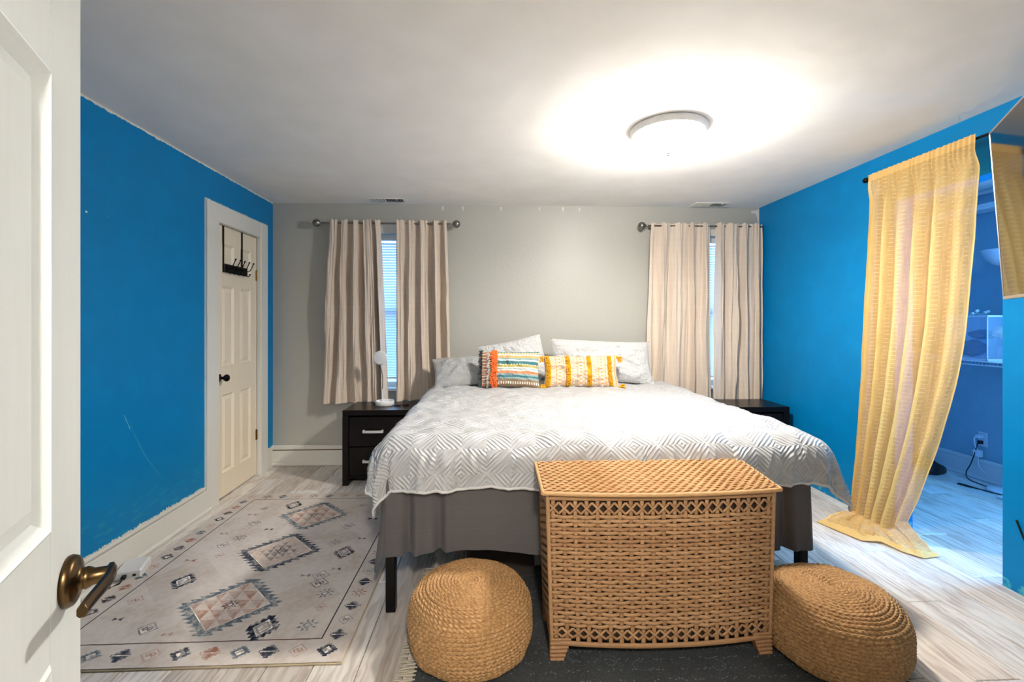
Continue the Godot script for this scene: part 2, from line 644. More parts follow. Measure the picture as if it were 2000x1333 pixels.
	obj("red_line", box_mesh(Vector3(-2.03, 0.145, BACK), Vector3(2.57, 0.152, BACK + 0.017)), mat("red_paint", Color(0.36, 0.10, 0.08), 0.7), bb)
	st = new_st()
	box(st, Vector3(4.112, 0, -4.31), Vector3(4.13, 0.15, -0.75), 0.003)
	box(st, Vector3(4.106, 0.145, -4.31), Vector3(4.13, 0.178, -0.75), 0.006)
	box(st, Vector3(4.100, 0, -4.31), Vector3(4.13, 0.025, -0.75), 0.006)
	var bc := obj("baseboard_closet", done(st), mats["white_trim"])
	tag(bc, "white baseboard along the slate grey closet wall", "baseboard", "", "structure")
	st = new_st()
	box(st, Vector3(4.10, 2.405, -4.31), Vector3(4.13, 2.44, -0.75), 0.008)
	var tc := obj("trim_4", done(st), mats["white_trim"])
	tag(tc, "white cove strip along the top of the closet wall", "trim", "", "structure")
	window_unit(1, Vector3(0, 0, BACK), win[0], y0, y1, false)
	window_unit(2, Vector3(0, 0, BACK), win[1], y0, y1, false)
	cupboard_door()
	entrance_door()

func skirting(st: SurfaceTool, s0: float, s1: float, h: float) -> void:
	box(st, Vector3(0, 0, -s1), Vector3(0.018, h - 0.006, -s0), 0.003)
	box(st, Vector3(0, h + 0.001, -s1 + 0.03), Vector3(0.012, h + 0.021, -s0), 0.003)
	box(st, Vector3(0, 0, -s1 - 0.02), Vector3(0.030, 0.028, -s0), 0.010)

func window_unit(n: int, at: Vector3, span: Vector2, y0: float, y1: float, side: bool) -> void:
	# built along x facing +z, turned for the closet
	var w := span.y - span.x
	var mid := (span.x + span.y) / 2
	var root := thing("window_%d" % n, ["white framed window behind the curtains beside the cupboard door", "white framed window behind the curtains beside the blue wall", "white framed daylight window in the closet"][n - 1], "window", at + (Vector3(0, 0, mid) if side else Vector3(mid, 0, 0)), -PI / 2 if side else 0.0, "", "structure")
	var h := w / 2
	var wt: Material = mats["white_trim"]
	var st := new_st()
	box(st, Vector3(-h - 0.085, y0 - 0.02, 0), Vector3(-h, y1 + 0.085, 0.018), 0.004)
	box(st, Vector3(h, y0 - 0.02, 0), Vector3(h + 0.085, y1 + 0.085, 0.018), 0.004)
	box(st, Vector3(-h, y1, 0), Vector3(h, y1 + 0.085, 0.018), 0.004)
	obj("casing", done(st), wt, root)
	obj("window_sill", box_mesh(Vector3(-h - 0.10, y0 - 0.03, -0.12), Vector3(h + 0.10, y0, 0.045), 0.006), wt, root)
	var ym := (y0 + y1) / 2
	for k in 2:
		var a := y0 if k == 0 else ym - 0.02
		var b := ym + 0.02 if k == 0 else y1
		var z := -0.085 if k == 0 else -0.115
		st = new_st()
		box(st, Vector3(-h, a, z), Vector3(-h + 0.045, b, z + 0.03), 0.003)
		box(st, Vector3(h - 0.045, a, z), Vector3(h, b, z + 0.03), 0.003)
		box(st, Vector3(-h, a, z), Vector3(h, a + 0.05, z + 0.03), 0.003)
		box(st, Vector3(-h, b - 0.045, z), Vector3(h, b, z + 0.03), 0.003)
		var sash := obj("sash", done(st), wt, root)
		obj("pane", box_mesh(Vector3(-h + 0.04, a + 0.04, z + 0.012), Vector3(h - 0.04, b - 0.04, z + 0.016)), mats["window_glass"], sash)

func panel_door(root: Node3D, w: float, h: float, th: float, rows: Array, stile: float, mullion: float, m: Material) -> void:
	# door leaf from x=0 to w, front face at z=0; panels sunk on both sides
	var st := new_st()
	var pw := (w - 2 * stile - mullion) / 2
	var cols := [Vector2(stile, stile + pw), Vector2(stile + pw + mullion, w - stile)]
	var core := 0.012
	box(st, Vector3(0.002, 0.002, -th + core), Vector3(w - 0.002, h - 0.002, -core))
	box(st, Vector3(0, 0, -th), Vector3(stile, h, 0), 0.002)
	box(st, Vector3(w - stile, 0, -th), Vector3(w, h, 0), 0.002)
	var ys := [0.0]
	for r in rows:
		ys.append(r.x)
		ys.append(r.y)
	ys.append(h)
	for i in range(0, ys.size(), 2):
		box(st, Vector3(stile, ys[i], -th), Vector3(w - stile, ys[i + 1], 0))
	for r in rows:
		box(st, Vector3(stile + pw, r.x, -th), Vector3(stile + pw + mullion, r.y, 0))
	obj("leaf", done(st), m, root)
	for r in rows:
		for c in cols:
			st = new_st()
			for side in [0, 1]:
				var z: float = -core if side == 0 else -th + core
				var o: float = 1.0 if side == 0 else -1.0
				# moulding: two bands sloping in, then the raised field
				var outer := [Vector3(c.x, r.x, z + o * core), Vector3(c.y, r.x, z + o * core), Vector3(c.y, r.y, z + o * core), Vector3(c.x, r.y, z + o * core)]
				var steps := [[0.0, core], [0.006, core + 0.003], [0.012, core - 0.002], [0.020, 0.004], [0.024, 0.001], [0.050, core - 0.002]]
				for k in steps.size() - 1:
					for e in 4:
						var a: Vector3 = outer[e]
						var b: Vector3 = outer[(e + 1) % 4]
						var ins := func(p: Vector3, q: Array) -> Vector3:
							var cx: float = (c.x + c.y) / 2
							var cy: float = (r.x + r.y) / 2
							return Vector3(p.x - signf(p.x - cx) * q[0], p.y - signf(p.y - cy) * q[0], z + o * q[1])
						var p0: Vector3 = ins.call(a, steps[k])
						var p1: Vector3 = ins.call(b, steps[k])
						var p2: Vector3 = ins.call(b, steps[k + 1])
						var p3: Vector3 = ins.call(a, steps[k + 1])
						if side == 0:
							quad(st, p3, p2, p1, p0)
						else:
							quad(st, p0, p1, p2, p3)
				var f: Array = steps[steps.size() - 1]
				var q0 := Vector3(c.x + f[0], r.x + f[0], z + o * f[1])
				var q1 := Vector3(c.y - f[0], r.x + f[0], z + o * f[1])
				var q2 := Vector3(c.y - f[0], r.y - f[0], z + o * f[1])
				var q3 := Vector3(c.x + f[0], r.y - f[0], z + o * f[1])
				if side == 0:
					quad(st, q3, q2, q1, q0)
				else:
					quad(st, q0, q1, q2, q3)
			obj("panel", done(st), m, root)

func cupboard_door() -> void:
	var a := atan(LEFT_TURN)
	# leaf: local x runs along the wall away from the lens, z into the room
	var root := thing("door_2", "cream six panel cupboard door set in the blue wall", "door", on_left(3.42, 0.012, -0.022), a + PI / 2, "", "structure")
	panel_door(root, 0.625, 2.05, 0.035, [Vector2(0.17, 0.78), Vector2(0.98, 1.60), Vector2(1.70, 1.92)], 0.095, 0.085, mats["cream_door"])
	# knob
	var kt := Transform3D(Basis(Vector3.RIGHT, PI / 2), Vector3(0.060, 0.905, 0))
	var st := new_st()
	lathe(st, [Vector2(0.0, 0.0), Vector2(0.030, 0.0), Vector2(0.030, 0.006), Vector2(0.020, 0.010), Vector2(0.011, 0.014), Vector2(0.010, 0.034), Vector2(0.020, 0.040), Vector2(0.027, 0.052), Vector2(0.026, 0.064), Vector2(0.018, 0.072), Vector2(0.0, 0.074)], 24, kt)
	obj("knob", done(st), mats["dark_bronze"], root)
	for y in [0.30, 1.68]:
		st = new_st()
		tube(st, [Vector3(0.630, y, 0.004), Vector3(0.630, y + 0.09, 0.004)], 0.006, 10)
		box(st, Vector3(0.612, y, -0.001), Vector3(0.630, y + 0.09, 0.0025))
		obj("hinge", done(st), mats["brass"], root)
	var tr := thing("trim_1", "white flat casing round the cream cupboard door", "trim", on_left(0, 0), a, "", "structure")
	for p in [[Vector3(-0.02, 0, -3.416), Vector3(0.018, 2.20, -3.275)], [Vector3(-0.02, 0, -4.175), Vector3(0.018, 2.20, -4.049)], [Vector3(-0.02, 2.066, -4.049), Vector3(0.018, 2.20, -3.416)]]:
		obj("casing_board", box_mesh(p[0], p[1], 0.004), mats["white_trim"], tr)
	# jamb stop
	st = new_st()
	box(st, Vector3(-0.12, 0, -3.42), Vector3(-0.02, 2.075, -3.395))
	box(st, Vector3(-0.12, 0, -4.065), Vector3(-0.02, 2.075, -4.05))
	box(st, Vector3(-0.12, 2.066, -4.06), Vector3(-0.02, 2.08, -3.40))
	obj("jamb", done(st), mats["white_trim"], tr)
	# over-door hook rack: hangs on the leaf
	var rack := thing("hook_rack", "black over-the-door hook rack hanging on the cream cupboard door", "hook rack", on_left(3.42, 0.012, -0.022), a + PI / 2)
	var bm: Material = mats["black_metal"]
	for x in [0.115, 0.385]:
		st = new_st()
		box(st, Vector3(x - 0.012, 1.72, 0.001), Vector3(x + 0.012, 2.052, 0.003))
		box(st, Vector3(x - 0.012, 2.0505, -0.037), Vector3(x + 0.012, 2.0525, 0.003))
		obj("strap", done(st), bm, rack)
	obj("bar", box_mesh(Vector3(0.10, 1.70, 0.003), Vector3(0.44, 1.765, 0.020), 0.004), bm, rack)
	for i in 5:
		var x := 0.135 + i * 0.068
		st = new_st()
		var up := []
		var dn := []
		for k in 9:
			var f := k / 8.0
			up.append(Vector3(x, 1.745 - 0.02 * sin(f * PI) + 0.055 * f * f, 0.018 + 0.065 * f))
			dn.append(Vector3(x, 1.715 - 0.028 * sin(f * PI * 0.8) + 0.012 * f, 0.018 + 0.036 * f))
		tube(st, up, 0.0035, 8)
		tube(st, dn, 0.0035, 8)
		lathe(st, [Vector2(0, -0.007), Vector2(0.006, -0.004), Vector2(0.0075, 0), Vector2(0.006, 0.004), Vector2(0, 0.007)], 10, Transform3D(Basis(), up[8]))
		lathe(st, [Vector2(0, -0.007), Vector2(0.006, -0.004), Vector2(0.0075, 0), Vector2(0.006, 0.004), Vector2(0, 0.007)], 10, Transform3D(Basis(), dn[8]))
		obj("hook", done(st), bm, rack)

func entrance_door() -> void:
	var dir := Vector3(-0.449, 0, -0.8935).normalized()   # hinge to free edge
	var free := Vector3(-0.633, 0, -0.727)
	var hinge := free - dir * 0.76
	# local x along dir, local z = face seen by the lens
	var nrm := Vector3(0.8935, 0, -0.449).normalized()
	var root := thing("door_1", "white six panel entrance door standing open with a bronze lever", "door", Vector3.ZERO, 0.0, "", "structure")
	root.transform = Transform3D(Basis(dir, Vector3.UP, dir.cross(Vector3.UP)), hinge + Vector3(0, 0.012, 0))
	panel_door(root, 0.76, 2.03, 0.036, [Vector2(0.22, 0.875), Vector2(1.045, 1.655), Vector2(1.75, 1.92)], 0.118, 0.115, mats["white_door"])
	var br: Material = mats["bronze"]
	var side := 1.0 if (dir.cross(Vector3.UP)).dot(nrm) > 0 else -1.0
	for face in [0, 1]:
		var z := 0.0 if face == 0 else -0.036
		var o := 1.0 if face == 0 else -1.0
		var lv := Node3D.new()
		var st := new_st()
		var c := Vector3(0.70, 0.954, z)
		var t := Transform3D(Basis(Vector3.RIGHT, PI / 2 * o), c)
		lathe(st, [Vector2(0, 0), Vector2(0.0345, 0), Vector2(0.0355, 0.004), Vector2(0.033, 0.010), Vector2(0.029, 0.0125), Vector2(0.020, 0.0145), Vector2(0.015, 0.017), Vector2(0.0145, 0.022)], 40, t)
		var rose := obj("rosette", done(st), br, root)
		st = new_st()
		lathe(st, [Vector2(0.0145, 0.020), Vector2(0.0155, 0.022), Vector2(0.0140, 0.026), Vector2(0.0115, 0.030), Vector2(0.0108, 0.046), Vector2(0.0125, 0.052), Vector2(0, 0.054)], 24, t)
		obj("neck", done(st), br, rose)
		# lever blade running back towards the hinge, with a slight wave
		var prof := [[0.016, 0.008, 0.046, 0.0], [0.010, 0.0115, 0.048, 0.0], [-0.002, 0.0120, 0.050, 0.0], [-0.025, 0.0105, 0.051, 0.001], [-0.055, 0.0095, 0.049, 0.003], [-0.085, 0.0090, 0.046, 0.004], [-0.104, 0.0085, 0.044, 0.003], [-0.107, 0.0070, 0.044, 0.003]]
		st = new_st()
		var rings := []
		for q in prof:
			var ring := []
			var hy: float = q[1]
			var hz := 0.0055
			for k in [[-1.0, -0.5], [-0.55, -1.0], [0.55, -1.0], [1.0, -0.5], [1.0, 0.4], [0.35, 1.0], [-0.35, 1.0], [-1.0, 0.4]]:
				ring.append(c + Vector3(q[0], k[0] * hy + q[3], o * (q[2] + k[1] * hz)))
			rings.append(ring)
		for i in rings.size() - 1:
			for k in 8:
				quad(st, rings[i][k], rings[i + 1][k], rings[i + 1][(k + 1) % 8], rings[i][(k + 1) % 8])
		for k in range(1, 7):
			tri(st, rings[0][0], rings[0][k], rings[0][k + 1])
			tri(st, rings[7][0], rings[7][k + 1], rings[7][k])
		obj("lever", done(st), br, root)
		lv.free()

# ------------------------------------------------------------------ windows' furniture
func blind(span: Vector2, label: String) -> void:
	var mid := (span.x + span.y) / 2
	var w := span.y - span.x - 0.02
	var root := thing("window_blind", label, "blind", Vector3(mid, 0.80, BACK - 0.03), 0.0, "horizontal blinds behind the curtains")
	obj("head_rail", box_mesh(Vector3(-w / 2, 1.30, -0.022), Vector3(w / 2, 1.345, 0.022), 0.003), mats["white_plastic"], root)
	var s := sheet(1, 4, func(u: float, v: float) -> Vector3:
		return Vector3((u - 0.5) * w, 0.003 * sin(v * PI), (v - 0.5) * 0.032))
	for i in 50:
		var o := obj("slat", s, mats["blind_slat_vinyl"], root, Vector3(0, 0.035 + i * 0.0252, 0))
		o.rotation.x = deg_to_rad(52)
	obj("bottom_rail", box_mesh(Vector3(-w / 2, 0, -0.014), Vector3(w / 2, 0.018, 0.014), 0.003), mats["white_plastic"], root)

func rod(x0: float, x1: float, y: float, z: float, label: String, right_end: bool) -> void:
	var root := thing("curtain_rod", label, "curtain rod", Vector3((x0 + x1) / 2, y, z), 0.0, "curtain rods over the windows")
	var h := (x1 - x0) / 2
	obj("pole", tube_mesh([Vector3(-h, 0, 0), Vector3(h, 0, 0)], 0.0085, 14), mats["nickel"], root)
	for e in ([-1.0, 1.0] if right_end else [-1.0]):
		var st := new_st()
		var t := Transform3D(Basis(Vector3.BACK, -PI / 2 * e), Vector3(e * h, 0, 0))
		lathe(st, [Vector2(0, 0), Vector2(0.012, 0), Vector2(0.013, 0.008), Vector2(0.008, 0.014), Vector2(0.007, 0.020), Vector2(0.013, 0.024), Vector2(0.026, 0.034), Vector2(0.034, 0.048), Vector2(0.036, 0.060), Vector2(0.033, 0.074), Vector2(0.022, 0.088), Vector2(0.010, 0.094), Vector2(0, 0.095)], 28, t)
		obj("finial", done(st), mats["nickel"], root)
		st = new_st()
		var bx: float = e * (h - 0.05)
		tube(st, [Vector3(bx, -0.004, 0), Vector3(bx, -0.004, BACK - z + 0.004)], 0.005, 8)
		lathe(st, [Vector2(0, 0), Vector2(0.020, 0), Vector2(0.020, 0.005), Vector2(0, 0.006)], 16, Transform3D(Basis(Vector3.RIGHT, PI / 2), Vector3(bx, 0, BACK - z + 0.0005)))
		obj("bracket", done(st), mats["nickel"], root)

# one hanging panel: top from x0..x1, bottom from b0..b1; folds given by phases
func panel_curtain(x0: float, x1: float, b0: float, b1: float, top: float, bottom: float, z: float, folds: float, amp: float, sd: int, label: String) -> void:
	var n := FastNoiseLite.new()
	n.seed = sd
	n.frequency = 1.0
	var c := Vector3((x0 + x1) / 2, bottom, z)
	var f := func(u: float, v: float) -> Vector3:
		var ph := TAU * (folds * u + 0.55 * n.get_noise_2d(u * 2.1, 4.0) + 0.22 * n.get_noise_2d(u * 5.0, 0.7 * v + 20.0))
		var grow := 0.60 + 0.40 * smoothstep(0.0, 0.4, v)
		var s := sin(ph)
		var sharp := signf(s) * pow(absf(s), 0.8)
		var a := amp * grow * clampf(1.0 + 1.1 * n.get_noise_2d(u * 3.1, 9.0 + v * 0.5), 0.25, 1.8)
		var dz := a * sharp + 0.35 * a * sin(ph * 2.0 + 5.0 * n.get_noise_1d(u * 2.0 + 40.0)) + 0.012 * n.get_noise_2d(u * 4.0, v * 2.0)
		# small pinch pleats at the heading
		if v < 0.10:
			dz += 0.006 * sin(ph * 3.0) * (1.0 - v / 0.10)
		var x := lerpf(lerpf(x0, b0, pow(v, 0.8)), lerpf(x1, b1, pow(v, 0.8)), u) + 0.35 * amp * grow * cos(ph) * sin(u * PI)
		var y := lerpf(top, bottom, v) + (0.006 * sin(ph * 2.0 + 1.0) * (1.0 - smoothstep(0.0, 0.05, v))) + 0.008 * v * sin(u * 4.0 + sd)
		return Vector3(x, y, z + dz) - c
	var front := sheet(150, 70, f)
	var o := obj("curtain", front, mats["beige_linen"], null, c)
	tag(o, label, "curtain", "beige curtains over the windows")

func build_windows() -> void:
	blind(Vector2(-1.27, -0.57), "white horizontal slat blind in the window above the round lamp")
	blind(Vector2(1.68, 2.38), "white horizontal slat blind in the window next to the blue wall")
	rod(-1.545, -0.395, 2.238, -4.215, "silver curtain rod with two round finials above the drawered nightstand", true)
	rod(1.455, 2.565, 2.238, -4.215, "silver curtain rod with one round finial ending at the blue wall", false)
	panel_curtain(-1.475, -1.030, -1.545, -0.955, 2.262, 0.60, -4.195, 4.3, 0.036, 11, "beige curtain panel hanging behind the nightstand, on the cupboard door side")
	panel_curtain(-0.885, -0.425, -0.885, -0.385, 2.262, 0.615, -4.195, 4.4, 0.036, 12, "beige curtain panel hanging between the round lamp and the bed pillows")
	panel_curtain(1.475, 2.040, 1.415, 2.050, 2.262, 0.605, -4.195, 4.6, 0.028, 13, "beige curtain panel hanging beside the plain white pillow")
	panel_curtain(2.105, 2.550, 2.085, 2.560, 2.262, 0.60, -4.195, 3.6, 0.030, 14, "beige curtain panel hanging against the blue wall corner")
	# little clear hooks under the ceiling
	var st := new_st()
	box(st, Vector3(-0.008, -0.02, 0), Vector3(0.008, 0.02, 0.004), 0.0015)
	tube(st, [Vector3(0, -0.008, 0.003), Vector3(0, -0.014, 0.010), Vector3(0, -0.010, 0.016), Vector3(0, -0.002, 0.016)], 0.0025, 6)
	var hook := done(st)
	for x in [-0.472, -0.285, 0.075, 0.44, 0.665, 0.825]:
		var o := obj("wall_hook", hook, mats["white_plastic"], null, Vector3(x, 2.405, BACK))
		tag(o, "tiny white adhesive hook on the grey wall just below the ceiling", "hook", "adhesive hooks along the top of the grey wall")

# ------------------------------------------------------------------ ceiling
func ceiling_lamp() -> void:
	var at := Vector3(1.0, CEIL, -2.56)
	var root := thing("ceiling_lamp", "round flush ceiling lamp with white glass dome and silver rim", "lamp", at)
	obj("pan", lathe_mesh([Vector2(0, -0.001), Vector2(0.207, -0.001), Vector2(0.213, -0.006), Vector2(0.212, -0.014), Vector2(0.205, -0.020), Vector2(0.203, -0.032), Vector2(0.200, -0.038), Vector2(0.196, -0.036), Vector2(0.194, -0.010), Vector2(0, -0.010)], 64), mat("lamp_rim", Color(0.90, 0.89, 0.88), 0.35, 0.0), root)
	var prof := []
	for i in 17:
		var f := i / 16.0
		prof.append(Vector2(0.197 * cos(f * PI / 2), -0.040 - 0.105 * sin(f * PI / 2)))
	prof[16] = Vector2(0, -0.145)
	var glow := mat("lamp_dome_glass", Color(0.95, 0.94, 0.92), 0.3)
	glow.emission_enabled = true
	glow.emission = Color(1.0, 0.975, 0.94)
	glow.emission_energy_multiplier = 2.6
	obj("lamp_dome", lathe_mesh(prof, 64), glow, root)
	obj("knob", lathe_mesh([Vector2(0, -0.160), Vector2(0.006, -0.158), Vector2(0.009, -0.152), Vector2(0.006, -0.147), Vector2(0.012, -0.145), Vector2(0, -0.143)], 16), mats["nickel"], root)
	var l := OmniLight3D.new()
	l.name = "bulb_light"
	root.add_child(l)
	l.position = Vector3(0, -0.135, 0)
	l.light_color = Color(1.0, 0.98, 0.945)
	l.light_energy = 1.0
	l.light_size = 0.09
	l.omni_range = 12.0
	l.omni_attenuation = 2.0
	l.shadow_enabled = true
	# the pan throws most of the light downwards
	var sp := SpotLight3D.new()
	sp.name = "downward_bulb_light"
	root.add_child(sp)
	sp.position = Vector3(0, -0.13, 0)
	sp.rotation.x = -PI / 2
	sp.spot_angle = 86.0
	sp.spot_angle_attenuation = 0.6
	sp.light_color = Color(1.0, 0.98, 0.945)
	sp.light_energy = 1.9
	sp.light_size = 0.09
	sp.spot_range = 12.0
	sp.spot_attenuation = 2.0
	sp.shadow_enabled = true

func hall_lamp() -> void:
	var root := thing("hall_lamp", "round white hallway ceiling lamp outside the entrance doorway", "lamp", Vector3(0.22, CEIL, 0.80))
	obj("pan", lathe_mesh([Vector2(0, 0), Vector2(0.16, 0), Vector2(0.16, -0.03), Vector2(0.14, -0.03), Vector2(0, -0.03)], 40), mats["white_plastic"], root)
	var prof := []
	for i in 11:
		var f := i / 10.0
		prof.append(Vector2(0.14 * cos(f * PI / 2), -0.03 - 0.08 * sin(f * PI / 2)))
	obj("lamp_dome", lathe_mesh(prof, 40), mats["lamp_dome_glass"], root)
	var l := OmniLight3D.new()
	l.name = "hall_bulb_light"
	root.add_child(l)
	l.position = Vector3(0, -0.10, 0)
	l.light_color = Color(1.0, 0.975, 0.94)
	l.light_energy = 3.2
	l.light_size = 0.09
	l.omni_range = 10.0
	l.omni_attenuation = 2.0
	l.shadow_enabled = true

func vent(at: Vector3, label: String, flip: bool) -> void:
	var root := thing("ceiling_vent", label, "vent", at, 0.0, "ceiling vents above the windows")
	var w := 0.165
	var d := 0.070
	var st := new_st()
	box(st, Vector3(-w, -0.008, -d), Vector3(w, 0, -d + 0.02), 0.003)
	box(st, Vector3(-w, -0.008, d - 0.02), Vector3(w, 0, d), 0.003)
	box(st, Vector3(-w, -0.008, -d + 0.02), Vector3(-w + 0.02, 0, d - 0.02), 0.003)
	box(st, Vector3(w - 0.02, -0.008, -d + 0.02), Vector3(w, 0, d - 0.02), 0.003)
	obj("frame", done(st), mats["white_trim"], root)
	obj("duct", box_mesh(Vector3(-w + 0.02, -0.001, -d + 0.02), Vector3(w - 0.02, 0.0, d - 0.02)), mats["black_plastic"], root)
	var half := (w - 0.02)
	var n := 14
	var s := box_mesh(Vector3(-0.0008, -0.012, -d + 0.02), Vector3(0.0008, 0, d - 0.02))
	for i in n:
		var x := lerpf(-half + 0.006, half - 0.006, i / float(n - 1))
		var o := obj("louvre", s, mats["white_trim"], root, Vector3(x, -0.002, 0))
		var lean := 0.75 if (i < n / 2) != flip else -0.75
		o.rotation.z = lean
	obj("lever", box_mesh(Vector3(w * 0.55, -0.016, d - 0.035), Vector3(w * 0.55 + 0.006, -0.006, d - 0.02)), mats["white_trim"], root)

# ------------------------------------------------------------------ furniture
func nightstand(at: Vector3, label: String) -> void:
	var root := thing("nightstand", label, "nightstand", at, 0.0, "dark two-drawer nightstands beside the bed")
	var w := 0.62
	var d := 0.40
	var h := 0.615
	var m: Material = mats["espresso_wood"]
	obj("top", box_mesh(Vector3(0, h - 0.045, 0), Vector3(w, h, d), 0.004), m, root)
	for x in [0.0, w - 0.05]:
		obj("side_panel", box_mesh(Vector3(x, 0, 0), Vector3(x + 0.05, h - 0.045, d), 0.004), m, root)
	obj("back_panel", box_mesh(Vector3(0.05, 0.07, 0), Vector3(w - 0.05, h - 0.045, 0.012)), m, root)
	obj("base_rail", box_mesh(Vector3(0.05, 0.055, 0.02), Vector3(w - 0.05, 0.075, d - 0.012)), m, root)
	var silver := mat("brushed_silver", Color(0.90, 0.89, 0.89), 0.42, 0.6)
	for i in 2:
		var y0: float = [0.318, 0.080][i]
		var y1: float = [0.556, 0.310][i]
		var dr := obj("drawer", box_mesh(Vector3(0.054, y0, 0.03), Vector3(w - 0.054, y1, d - 0.004), 0.003), m, root)
		var st := new_st()
		var y := (y0 + y1) / 2 + 0.005
		for k in 8:
			var a := -0.07 + k * 0.02
			box(st, Vector3(w / 2 + a - 0.0800 + 0.01, y - 0.010, d + 0.014 + 0.003 * sin((k + 0.5) / 8.0 * PI)), Vector3(w / 2 + a - 0.0600 + 0.01, y + 0.010, d + 0.022 + 0.003 * sin((k + 0.5) / 8.0 * PI)))
		box(st, Vector3(w / 2 - 0.142, y - 0.011, d - 0.004), Vector3(w / 2 - 0.130, y + 0.013, d + 0.022), 0.002)
		box(st, Vector3(w / 2 + 0.010, y - 0.011, d - 0.004), Vector3(w / 2 + 0.022, y + 0.013, d + 0.022), 0.002)
		obj("handle", done(st), silver, dr)

func nightstand_things() -> void:
	# round lamp on a bendy stem
	var root := thing("table_lamp", "white round-headed desk lamp on a thin bendy stem and dish base", "lamp", Vector3(-0.935, 0.615, -3.985))
	var wm: Material = mats["white_plastic"]
	obj("base", lathe_mesh([Vector2(0, 0), Vector2(0.076, 0), Vector2(0.080, 0.004), Vector2(0.080, 0.036), Vector2(0.076, 0.040), Vector2(0.070, 0.038), Vector2(0.068, 0.026), Vector2(0, 0.024)], 40), wm, root)
	obj("post", tube_mesh([Vector3(-0.028, 0.024, -0.03), Vector3(-0.030, 0.135, -0.035)], 0.006, 12), wm, root)
	var pts := []
	for i in 15:
		var f := i / 14.0
		pts.append(Vector3(-0.030 + 0.006 * sin(f * PI) - 0.012 * f * f, 0.135 + 0.215 * f, -0.035 + 0.03 * f * f))
	obj("stem", tube_mesh(pts, 0.0035, 8), mats["nickel"], root)
	var t := Transform3D(Basis(Vector3.RIGHT, PI / 2), Vector3(-0.042, 0.408, -0.010))
	obj("head", lathe_mesh([Vector2(0, -0.012), Vector2(0.052, -0.010), Vector2(0.060, -0.004), Vector2(0.0615, 0.002), Vector2(0.058, 0.007), Vector2(0.050, 0.009), Vector2(0, 0.010)], 40, t), wm, root)
	var cord := []
	for i in 12:
		var f := i / 11.0
		cord.append(Vector3(-0.07 - 0.05 * sin(f * PI * 0.8), 0.004 + 0.018 * sin(f * PI), 0.03 - 0.09 * f))
	obj("cord", tube_mesh(cord, 0.003, 6), mats["black_plastic"], root)
	# folded dark glasses
	var g := thing("eyeglasses", "small dark folded eyeglasses lying on the nightstand top", "eyeglasses", Vector3(-0.78, 0.615, -3.93), 0.25)
	for s in [-1.0, 1.0]:
		var ring := []
		for i in 17:
			var a := TAU * i / 16
			ring.append(Vector3(s * 0.034 + cos(a) * 0.026, 0.006 + 0.004 * sin(a), sin(a) * 0.018))
		obj("lens_frame", tube_mesh(ring, 0.003, 6), mats["black_plastic"], g)
		obj("temple", tube_mesh([Vector3(s * 0.062, 0.010, -0.004), Vector3(s * 0.02, 0.013, -0.016), Vector3(-s * 0.05, 0.012, -0.022)], 0.0028, 6), mat("tortoise", Color(0.18, 0.08, 0.04), 0.25), g)
	obj("bridge", tube_mesh([Vector3(-0.009, 0.010, -0.004), Vector3(0, 0.013, -0.006), Vector3(0.009, 0.010, -0.004)], 0.0025, 6), mats["black_plastic"], g)

const BED_X0 := -0.50
const BED_X1 := 1.51
const BED_Z0 := -4.14
const BED_Z1 := -2.10

